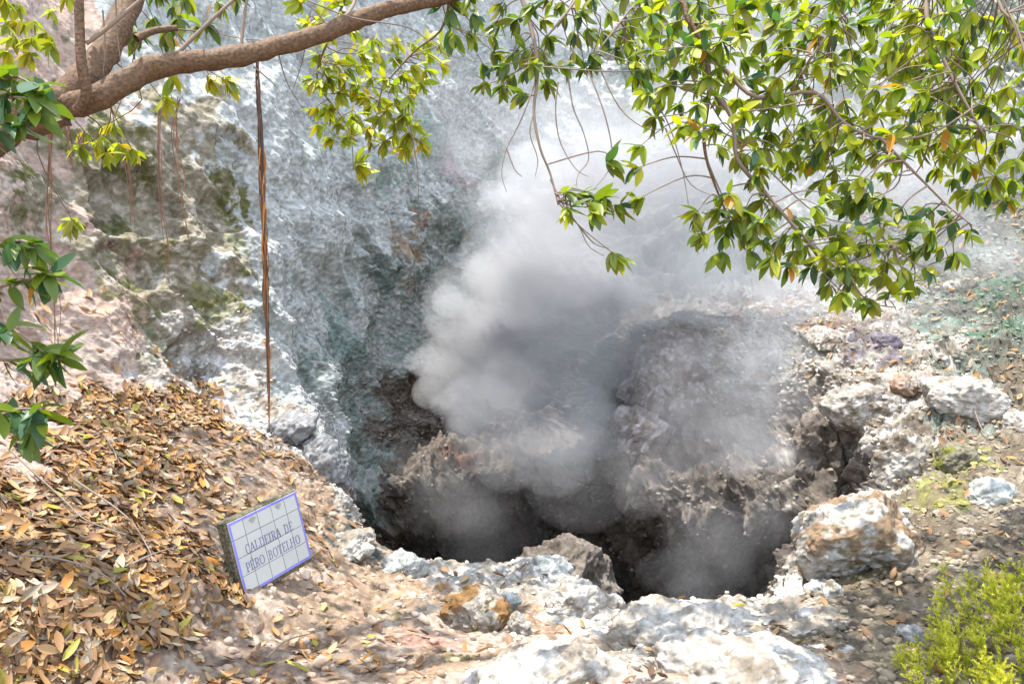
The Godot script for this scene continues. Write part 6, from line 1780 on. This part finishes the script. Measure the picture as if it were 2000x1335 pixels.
func build_litter() -> void:
	var spots := sample_land({"L": 1.0, "H": .11, "P": .03, "N": .014, "S": .02, "R": .016, "W": .008, "E": .02}, 3900.0, 4.15, 9.2)
	var all := []
	for s in spots:
		var n: Vector3 = s[1]
		if n.y < 0.35:
			continue
		var in_sign: Vector3 = sign_at.affine_inverse() * s[0]
		if absf(in_sign.x) < .25 and absf(in_sign.y) < .23 and in_sign.z > -.10 and in_sign.z < .10:
			continue
		var size := rng.randf_range(0.042, 0.09)
		var lift := rng.randf() * 0.022 * (1.0 if PKEY[tk[s[3]]] == "L" else 0.25)
		var y := (n + Vector3(rng.randfn(), rng.randfn(), rng.randfn()) * 0.2).normalized()
		var z := y.cross(Vector3(rng.randfn(), rng.randfn(), rng.randfn())).normalized()
		var b := Basis(y.cross(z).normalized(), y, z)
		if rng.randf() < 0.45:
			b = b * Basis(Vector3(0, 0, 1), PI)
		b = b.scaled_local(Vector3(size * rng.randf_range(.8, 1.2), size, size))
		var p: Vector3 = s[0] + n * (0.006 + lift) - z * size * 0.5
		var c: int = [0, 0, 0, 1, 1, 2, 2, 2, 2, 3, 3, 4, 4, 5, 6, 6, 7][rng.randi() % 17]
		if rng.randf() < 0.035:
			c = 8
		all.append([Transform3D(b, p), c, seen(p) * (1.0 + lift * 20.0)])
	all.sort_custom(func(a, b): return a[2] > b[2])
	var shapes := []
	for k in 3:
		shapes.append([[.34, .12, .35, .2], [.30, .28, .6, -.5], [.36, -.10, .15, .5]][k])
	var meshes := {}
	var xs := []
	var cs := PackedColorArray()
	var words := ["brown", "tan", "dark brown", "pale straw", "blackish brown", "orange brown", "greyish", "whitish", "yellow-green"]
	for k in all.size():
		var a: Array = all[k]
		if k < 290:
			var v := k % 3
			var key := Vector2i(a[1], v)
			if not meshes.has(key):
				meshes[key] = leaf_mesh(shapes[v][0], shapes[v][1], shapes[v][2], DRY[a[1]], shapes[v][3], 6)
			var o := obj("fallen_leaf", meshes[key], M.litter)
			o.transform = a[0]
			tag(o, "%s dry leaf among the near litter in the bottom left corner" % words[a[1]], "leaf", "%s fallen leaves in the near litter" % words[a[1]])
		else:
			xs.append(a[0])
			var g := rng.randf_range(0.8, 1.2)
			cs.append(Color(DRY[a[1]].r * g, DRY[a[1]].g * g, DRY[a[1]].b * g))
	var o := scatter("leaf_litter", leaf_mesh(.34, .2, .4, Color.WHITE, .25), M.litter, xs, cs)
	o.set_meta("label", "thick layer of dry brown leaves covering the left slope")
	o.set_meta("category", "leaf litter")
	print("litter ", all.size())


# ------------------------------------------------------------------ sign
func box(st: SurfaceTool, lo: Vector3, hi: Vector3, bevel: float) -> void:
	# a box with chamfered edges
	var c := (lo + hi) / 2
	var h := (hi - lo) / 2
	var corner := func(sx, sy, sz, ax):
		var p := Vector3(sx * h.x, sy * h.y, sz * h.z)
		var d := Vector3(sx, sy, sz) * bevel
		d[ax] = 0.0
		return c + p - d
	var quad := func(a, b, d, e):
		var n: Vector3 = (b - a).cross(d - a)
		var pts := [a, b, d, a, d, e] if n.dot((a + d) / 2 - c) < 0 else [a, d, b, a, e, d]
		for v in pts:
			st.add_vertex(v)
	for ax in 3:
		var u := (ax + 1) % 3
		var w := (ax + 2) % 3
		for s in [-1, 1]:
			var f := []
			for q in [[-1, -1], [1, -1], [1, 1], [-1, 1]]:
				var t := [0, 0, 0]
				t[ax] = s
				t[u] = q[0]
				t[w] = q[1]
				f.append(corner.call(t[0], t[1], t[2], ax))
			quad.call(f[0], f[1], f[2], f[3])
		for su in [-1, 1]:
			for sw in [-1, 1]:
				var e := []
				for q in [[-1, u], [1, u], [1, w], [-1, w]]:
					var t := [0, 0, 0]
					t[ax] = q[0]
					t[u] = su
					t[w] = sw
					e.append(corner.call(t[0], t[1], t[2], q[1]))
				quad.call(e[0], e[1], e[2], e[3])
	for sx in [-1, 1]:
		for sy in [-1, 1]:
			for sz in [-1, 1]:
				var a: Vector3 = corner.call(sx, sy, sz, 0)
				var b: Vector3 = corner.call(sx, sy, sz, 1)
				var d: Vector3 = corner.call(sx, sy, sz, 2)
				var n := (b - a).cross(d - a)
				for v in ([a, b, d] if n.dot(a - c) < 0 else [a, d, b]):
					st.add_vertex(v)


func build_sign() -> void:
	var s := thing("tiled_sign", "white tiled sign with blue border leaning in the leaf litter", "sign")
	s.transform = sign_at
	var W := 0.402
	var H := 0.322
	var concrete := plain(Color(.27, .23, .145), 0.95)
	concrete.albedo_texture = tex_noise(FastNoiseLite.TYPE_SIMPLEX, 0.03, 5, FastNoiseLite.FRACTAL_FBM, 31, 0.5, 256)
	concrete.heightmap_enabled = true
	concrete.heightmap_texture = tex_noise(FastNoiseLite.TYPE_SIMPLEX, 0.06, 4, FastNoiseLite.FRACTAL_FBM, 32, 1.0, 256)
	concrete.heightmap_scale = 1.0
	concrete.uv1_triplanar = true
	concrete.uv1_scale = Vector3(6, 6, 6)
	var st := SurfaceTool.new()
	st.begin(Mesh.PRIMITIVE_TRIANGLES)
	st.set_smooth_group(-1)
	box(st, Vector3(-W / 2 - .008, -H / 2 - .02, -.062), Vector3(W / 2 + .006, H / 2 + .008, -.006), .005)
	st.generate_normals()
	obj("slab", st.commit(), concrete, s)
	var grout := plain(Color(.16, .14, .12), 0.95)
	st = SurfaceTool.new()
	st.begin(Mesh.PRIMITIVE_TRIANGLES)
	st.set_smooth_group(-1)
	box(st, Vector3(-W / 2, -H / 2, -.006), Vector3(W / 2, H / 2, -.0022), .0006)
	st.generate_normals()
	obj("grout_bed", st.commit(), grout, s)
	var glaze := StandardMaterial3D.new()
	glaze.vertex_color_use_as_albedo = true
	glaze.roughness = 0.16
	glaze.clearcoat_enabled = true
	glaze.clearcoat = 0.4
	glaze.clearcoat_roughness = 0.1
	var blue := Color(.19, .20, .58)
	var tw := W / 5
	var th := H / 4
	for i in 5:
		for j in 4:
			st = SurfaceTool.new()
			st.begin(Mesh.PRIMITIVE_TRIANGLES)
			st.set_smooth_group(-1)
			var cream := Color(.46, .465, .45) * rng.randf_range(.95, 1.03)
			var lo := Vector2(-tw / 2 + .0014, -th / 2 + .0014)
			var hi := -lo
			st.set_color(cream)
			box(st, Vector3(lo.x, lo.y, -.0035), Vector3(hi.x, hi.y, 0), .0009)
			# the border stripe is painted on the glaze of the outer tiles
			var band := .0125
			var strips := []
			if i == 0: strips.append([Vector2(lo.x + .001, lo.y + .001), Vector2(lo.x + band, hi.y - .001)])
			if i == 4: strips.append([Vector2(hi.x - band, lo.y + .001), Vector2(hi.x - .001, hi.y - .001)])
			var x0 := lo.x + (band if i == 0 else .001)
			var x1 := hi.x - (band if i == 4 else .001)
			if j == 0: strips.append([Vector2(x0, lo.y + .001), Vector2(x1, lo.y + band)])
			if j == 3: strips.append([Vector2(x0, hi.y - band), Vector2(x1, hi.y - .001)])
			for q in strips:
				var tone: Color = blue * rng.randf_range(.9, 1.25)
				st.set_color(Color(minf(tone.r, .5), minf(tone.g, .52), minf(tone.b, .9)))
				var a: Vector2 = q[0]
				var b: Vector2 = q[1]
				for v in [Vector2(a.x, a.y), Vector2(a.x, b.y), Vector2(b.x, b.y), Vector2(a.x, a.y), Vector2(b.x, b.y), Vector2(b.x, a.y)]:
					st.add_vertex(Vector3(v.x, v.y, .0003))
			st.generate_normals()
			var o := obj("tile", st.commit(), glaze, s)
			o.position = Vector3(-W / 2 + tw * (i + .5), -H / 2 + th * (j + .5), rng.randf_range(-.0004, .0004))
			o.rotation = Vector3(rng.randfn() * .004, rng.randfn() * .004, 0)
	# lettering
	var ink := plain(Color(.13, .13, .25), 0.5)
	var serif := SystemFont.new()
	serif.font_names = PackedStringArray(["Droid Serif"])
	for q in [["CALDEIRA  DE", -.004, .020], ["PÉRO  BOTELHO", -.002, -.052]]:
		var t := TextMesh.new()
		t.text = q[0]
		t.font = serif
		t.font_size = 32
		t.depth = 0.0006
		t.pixel_size = 0.00172
		t.curve_step = 1.0
		var o := obj("lettering", t, ink, s)
		o.scale = Vector3(0.74, 1.0, 1)
		o.position = Vector3(q[1], q[2], .0009)
	# two faded fan-shaped marks on the top row
	for q in [[-.072, .128, .0], [.082, .132, .5]]:
		st = SurfaceTool.new()
		st.begin(Mesh.PRIMITIVE_TRIANGLES)
		var ribs := 14
		for k in ribs:
			var a0 := PI * (0.12 + 0.80 * k / ribs)
			var a1 := PI * (0.12 + 0.80 * (k + 1) / ribs)
			var r0: float = .021 * (0.9 + .12 * sin(k * 1.7 + q[2]))
			var g: float = [.26, .36, .30, .40][(k + int(q[2] * 4)) % 4]
			st.set_color(Color(g * .96, g, g * .93))
			for v in [Vector2(0, -.014), Vector2(cos(a1) * r0, sin(a1) * r0 * .75), Vector2(cos(a0) * r0, sin(a0) * r0 * .75)]:
				st.add_vertex(Vector3(v.x, v.y, 0))
		st.generate_normals()
		var o := obj("faded_mark", st.commit(), glaze, s)
		o.position = Vector3(q[0], q[1], .0012)
	print("sign")


# ------------------------------------------------------------------ plants
func tube(pts: Array, r0: float, r1: float, sides: int, wobble := 0.0, sub := 3) -> ArrayMesh:
	var curve := []
	for k in pts.size() - 1:
		for s in sub:
			curve.append((pts[k] as Vector3).cubic_interpolate(pts[k + 1], pts[maxi(k - 1, 0)], pts[mini(k + 2, pts.size() - 1)], float(s) / sub))
	curve.append(pts[-1])
	var st := SurfaceTool.new()
	st.begin(Mesh.PRIMITIVE_TRIANGLES)
	var n := curve.size()
	var side := Vector3.UP.cross(curve[1] - curve[0])
	side = side.normalized() if side.length() > 1e-4 else Vector3.RIGHT
	var rings := []
	for k in n:
		var dir: Vector3 = (curve[mini(k + 1, n - 1)] - curve[maxi(k - 1, 0)]).normalized()
		side = (side - dir * side.dot(dir)).normalized()
		var up := dir.cross(side)
		var ring := []
		for a in sides:
			var an := TAU * a / sides
			var r := lerpf(r0, r1, float(k) / (n - 1))
			if wobble > 0.0:
				r *= 1.0 + wobble * noise_d.get_noise_3dv(curve[k] * 0.9 + Vector3(cos(an), sin(an), 0) * 0.03)
			ring.append(curve[k] + (side * cos(an) + up * sin(an)) * r)
		rings.append(ring)
	st.set_smooth_group(0)
	for k in n - 1:
		for a in sides:
			var b := (a + 1) % sides
			for v in [rings[k][a], rings[k][b], rings[k + 1][a], rings[k][b], rings[k + 1][b], rings[k + 1][a]]:
				st.add_vertex(v)
	for k in range(1, sides - 1):
		for v in [rings[-1][0], rings[-1][k], rings[-1][k + 1]]:
			st.add_vertex(v)
	st.index()
	st.generate_normals()
	return st.commit()


func points(a: Array) -> Array:
	var out := []
	for k in range(0, a.size(), 3):
		out.append(Vector3(a[k], a[k + 1], a[k + 2]))
	return out


const GREENS := [Color(.17, .23, .025), Color(.25, .32, .03), Color(.11, .17, .03), Color(.33, .38, .03), Color(.06, .13, .065), Color(.42, .42, .03), Color(.46, .36, .03), Color(.50, .22, .03), Color(.25, .24, .03)]
const TINTS := [[0, 0, 1, 1, 2, 2, 3, 3, 4, 4, 8, 8, 5], [0, 0, 2, 2, 8, 8, 1, 4], [1, 3, 3, 5, 5, 8, 1, 6], [3, 5, 6, 6, 8, 1], [4, 4, 2, 2, 0], [1, 1, 3, 3, 5, 0, 8, 2, 4, 5]]


func whorl(at: Vector3, axis: Vector3, length: float, tint: int, count: int, out: Array) -> void:
	var side := axis.cross(Vector3(rng.randfn(), rng.randfn(), rng.randfn())).normalized()
	var up := axis.cross(side)
	var turn := rng.randf() * TAU
	for k in count:
		var an := turn + k * 2.4
		var open := rng.randf_range(0.45, 1.5)
		var dir := (axis * cos(open) + (side * cos(an) + up * sin(an)) * sin(open) + Vector3.DOWN * rng.randf_range(.25, .75)).normalized()
		var y := (Vector3.UP + Vector3(rng.randfn(), rng.randfn(), rng.randfn()) * 0.45 - axis * 0.2)
		y = (y - dir * y.dot(dir)).normalized()
		var b := Basis(y.cross(dir).normalized(), y, dir)
		var l := length * rng.randf_range(.65, 1.15)
		b = b.scaled_local(Vector3(l * rng.randf_range(.85, 1.15), l, l))
		var c: int = TINTS[tint][rng.randi() % TINTS[tint].size()]
		if rng.randf() < 0.008:
			c = 7
		out.append([Transform3D(b, at - axis * rng.randf() * 0.035), c])


func leaves_on(parent: Node3D, all: Array, most: int, called: String, stuff: String) -> void:
	for a in all:
		var p: Vector3 = a[0] * Vector3(0, 0, .5)
		a.append(seen(p, 0.01) * a[0].basis.z.length())
	all.sort_custom(func(a, b): return a[2] > b[2])
	var meshes := {}
	var xs := []
	var cs := PackedColorArray()
	for k in all.size():
		var a: Array = all[k]
		if k < most and a[2] > 0.0:
			var v := k % 3
			var key := Vector2i(a[1], v)
			if not meshes.has(key):
				meshes[key] = leaf_mesh([.37, .33, .40][v], [-.12, -.28, .06][v], [.25, .4, .15][v], GREENS[a[1]], [.15, -.3, .3][v], 6)
			var o := obj(called, meshes[key], M.leaf, parent)
			o.transform = a[0]
		else:
			xs.append(a[0])
			var g := rng.randf_range(0.75, 1.25)
			cs.append(Color(GREENS[a[1]].r * g, GREENS[a[1]].g * g, GREENS[a[1]].b * g))
	if xs:
		scatter(stuff, leaf_mesh(.37, -.15, .3, Color.WHITE, .2), M.leaf, xs, cs, parent)


func build_tree() -> void:
	var t := thing("evergreen_tree", "leafy evergreen tree with a bare brown limb arching over the pit", "tree")
	for a in LIMBS:
		obj(a[0], tube(points(a[1]), a[2], a[3], 14 if a[2] > .03 else 7, 0.25 if a[2] > .03 else 0.1, 6 if a[2] > .03 else 4), M.bark if a[2] > .012 else M.twig, t)
	var all := []
	for k in WHORLS.size() / 8:
		var o := k * 8
		var at := Vector3(WHORLS[o], WHORLS[o + 1], WHORLS[o + 2])
		var from := Vector3(WHORLS[o + 3], WHORLS[o + 4], WHORLS[o + 5])
		var axis := (at - from).normalized() if at.distance_to(from) > .03 else Vector3.DOWN
		if at.distance_to(from) < 0.9 and seen(at, 0.05) > 0.0:
			var bend := (at + from) / 2 + Vector3(rng.randfn(), rng.randfn(), rng.randfn()) * 0.12 * at.distance_to(from) + Vector3.UP * 0.08 * at.distance_to(from)
			obj("twig", tube([from, bend, at], .0035, .0015, 5, 0.0, 4), M.twig, t)
		whorl(at, axis, WHORLS[o + 6], int(WHORLS[o + 7]), rng.randi_range(8, 12), all)
	for b in BARE:
		obj("twig", tube(points(b), .0034, .0011, 5, 0.0, 5), M.twig, t)
	print("leaves ", all.size())
	leaves_on(t, all, 290, "leaf", "foliage")


func build_shrub() -> void:
	var t := thing("shrub", "dark green leafy shrub at the left edge in front of the cliff", "shrub")
	var all := []
	for a in SHRUB:
		var pts := points(a)
		obj("stem", tube(pts, .007, .0025, 6, 0.0, 4), M.twig, t)
		var n := pts.size()
		var axis: Vector3 = (pts[n - 1] - pts[n - 2]).normalized()
		whorl(pts[n - 1], axis, .088, 4, 6, all)
		for k in 3:
			var f := rng.randf()
			var at: Vector3 = pts[n - 2].lerp(pts[n - 1], f)
			whorl(at, (axis + Vector3(rng.randfn(), rng.randfn(), rng.randfn()) * .6).normalized(), .085, 4, 3, all)
		whorl(pts[n - 3].lerp(pts[n - 2], .6), axis, .085, 4, 4, all)
		whorl(pts[n - 3].lerp(pts[n - 2], .95), axis, .085, 4, 3, all)
	leaves_on(t, all, 290, "leaf", "foliage")


func build_roots() -> void:
	var n_thin := 0
	for a in ROOTS:
		var pts := points(a[1])
		if a[0] == "main":
			var t := thing("hanging_root", "long rust-brown bundle of aerial roots hanging from the limb", "root")
			for k in 30:
				var my := []
				var ph := rng.randf() * TAU
				var low := k % 2 == 1
				var from := 0.0 if not low else rng.randf_range(1.0, 3.2)
				var to: float = pts.size() - 1 - (rng.randf_range(0.2, 2.2) if not low else (0.0 if k < 4 else pow(rng.randf(), 2.0) * 1.4))
				for i in 15:
					var f := lerpf(from, to, i / 14.0)
					var j := mini(int(f), pts.size() - 2)
					var w := (0.0066 * sin(PI * clampf(f / (pts.size() - 1) * .9 + .08, 0, 1)) + .0008) * rng.randf_range(.3, 1.5)
					my.append((pts[j] as Vector3).lerp(pts[j + 1], f - j) + Vector3(cos(ph + f * 1.7) * w, 0.0, sin(ph + f * 1.7) * w) + Vector3(rng.randfn(), 0, rng.randfn()) * .0022)
				var tone: Color = [Color(.075, .038, .022), Color(.105, .05, .026), Color(.06, .034, .022)][k % 3] if not low else [Color(.22, .085, .02), Color(.34, .13, .022), Color(.14, .058, .02)][k % 3]
				obj("strand", tube(my, .0028 if k % 4 else .0016, .001, 5, 0.6, 3), plain(tone, .85), t)
		else:
			var words := ["reddish root strand against the cliff, left of the hanging bundle", "thicker reddish root strand against the cliff, nearest the hanging bundle", "short orange rootlet dangling under the leaves at far left", "short red rootlet beside the orange one at far left", "long thin dark root hanging down the pink cliff at far left", "short rusty root strand beside the dark hollow of the cliff"]
			var t := thing("root_strand", words[n_thin], "root")
			n_thin += 1
			for k in 4:
				var my := []
				for p in pts:
					my.append(p + Vector3(rng.randfn(), rng.randfn(), rng.randfn()) * .012)
				obj("strand", tube(my, .003, .0012, 5, 0.3, 6), plain([Color(.20, .085, .05), Color(.17, .08, .05), Color(.13, .08, .055), Color(.24, .10, .055)][k], .85), t)


func build_sticks() -> void:
	var words := ["long grey dry twig lying across the litter at far left", "thin grey twig on the litter near the bottom left", "small forked grey twig beside the sign's left side", "short grey twig in the litter left of the sign", "thin curved root on the dark slope at right", "thin dry stem on the tan earth below the sign", "pale twig on the bare earth above the litter", "second long dry twig running down through the litter"]
	var k := 0
	for a in STICKS:
		var pts := points(a)
		for i in pts.size():
			pts[i].y = maxf(height_at(pts[i].x, pts[i].z, pts[i].y) + .022, pts[i].y)
		var o := obj("dry_twig", tube(pts, .0045, .002, 6, 0.3, 5), M.stick)
		tag(o, words[k], "twig")
		k += 1


func sprig_mesh(sd: int) -> ArrayMesh:
	var r := RandomNumberGenerator.new()
	r.seed = sd
	var st := SurfaceTool.new()
	st.begin(Mesh.PRIMITIVE_TRIANGLES)
	var lean := Vector3(r.randfn() * .22, 1.0, r.randfn() * .22)
	var shoots := [[Vector3.ZERO, lean, 1.0]]
	for k in 9:
		var s := r.randf_range(.25, .85)
		var an := r.randf() * TAU
		shoots.append([lean * s, Vector3(cos(an), r.randf_range(.7, 1.6), sin(an)).normalized() * r.randf_range(.22, .42) * (1.2 - .6 * s), .4])
	for shoot in shoots:
		var n := 34 if shoot[2] == 1.0 else 13
		for k in n:
			var s := (k + 1.0) / n
			var at: Vector3 = shoot[0] + shoot[1] * s
			var tip := Color(.58, .56, .03).lerp(Color(.76, .68, .12), clampf(r.randf() * 1.5 * s, 0, 1)).lerp(Color(.20, .34, .03), clampf(r.randf() - .1 - s * .5, 0, 1))
			st.set_color(tip)
			for q in 4:
				var an := r.randf() * TAU
				var d: Vector3 = (Vector3(cos(an), r.randf_range(.2, 1.0), sin(an)) + shoot[1].normalized() * .4).normalized() * r.randf_range(.035, .085)
				var w := d.cross(Vector3(r.randfn(), r.randfn(), r.randfn())).normalized() * .0075
				for v in [at - w, at + d, at + w]:
					st.add_vertex(v)
		st.set_color(Color(.22, .17, .06))
		var side: Vector3 = shoot[1].cross(Vector3(.3, .1, 1)).normalized() * .006
		var fore: Vector3 = shoot[1].cross(side).normalized() * .006
		for v in [shoot[0] - side, shoot[0] + shoot[1], shoot[0] + side, shoot[0] - fore, shoot[0] + shoot[1], shoot[0] + fore]:
			st.add_vertex(v)
	st.generate_normals()
	return st.commit()


func build_bush() -> void:
	var meshes := []
	for k in 6:
		meshes.append(sprig_mesh(50 + k))
	for q in [["large yellow-green feathery heath bush in the bottom right corner", Vector3(2.16, 0, -2.60), .58, .31, 295], ["small yellow-green heath tuft left of the large bush", Vector3(1.56, 0, -2.60), .17, .17, 55]]:
		var t := thing("heath_bush", q[0], "bush", Vector3(q[1].x, height_at(q[1].x, q[1].z, 0.0), q[1].z))
		for k in q[4]:
			var an := rng.randf() * TAU
			var rad: float = q[2] * sqrt(rng.randf())
			var x: float = cos(an) * rad
			var z: float = sin(an) * rad
			var y := height_at(q[1].x + x, q[1].z + z, t.position.y) - t.position.y - .012
			var o := obj("sprig", meshes[k % 6], M.leaf, t)
			o.position = Vector3(x, y, z)
			var size: float = q[3] * rng.randf_range(.55, 1.0) * (1.1 - .45 * rad / q[2])
			o.scale = Vector3(size, size, size)
			o.rotation = Vector3(z / q[2] * .5 + rng.randfn() * .12, 0.0, -x / q[2] * .5 + rng.randfn() * .12)


# ------------------------------------------------------------------ steam
func build_steam() -> void:
	var t := Node3D.new()
	t.name = "steam"
	add_child(t)
	t.set_meta("kind", "stuff")
	t.set_meta("label", "white steam billowing up out of the pit")
	t.set_meta("category", "steam")
	var mats := {}
	for k in STEAM.size() / 9:
		var o := k * 9
		var f := FogVolume.new()
		f.name = "puff"
		f.shape = RenderingServer.FOG_VOLUME_SHAPE_ELLIPSOID
		f.size = Vector3(STEAM[o + 3], STEAM[o + 4], STEAM[o + 5])
		f.position = Vector3(STEAM[o], STEAM[o + 1], STEAM[o + 2])
		f.rotation = Vector3(0, STEAM[o + 7], STEAM[o + 8])
		var key := snappedf(STEAM[o + 6], 0.05)
		if not mats.has(key):
			var m := FogMaterial.new()
			m.albedo = Color(0.99, 0.99, 1.0)
			m.density = key
			mats[key] = m
		f.material = mats[key]
		t.add_child(f, true)
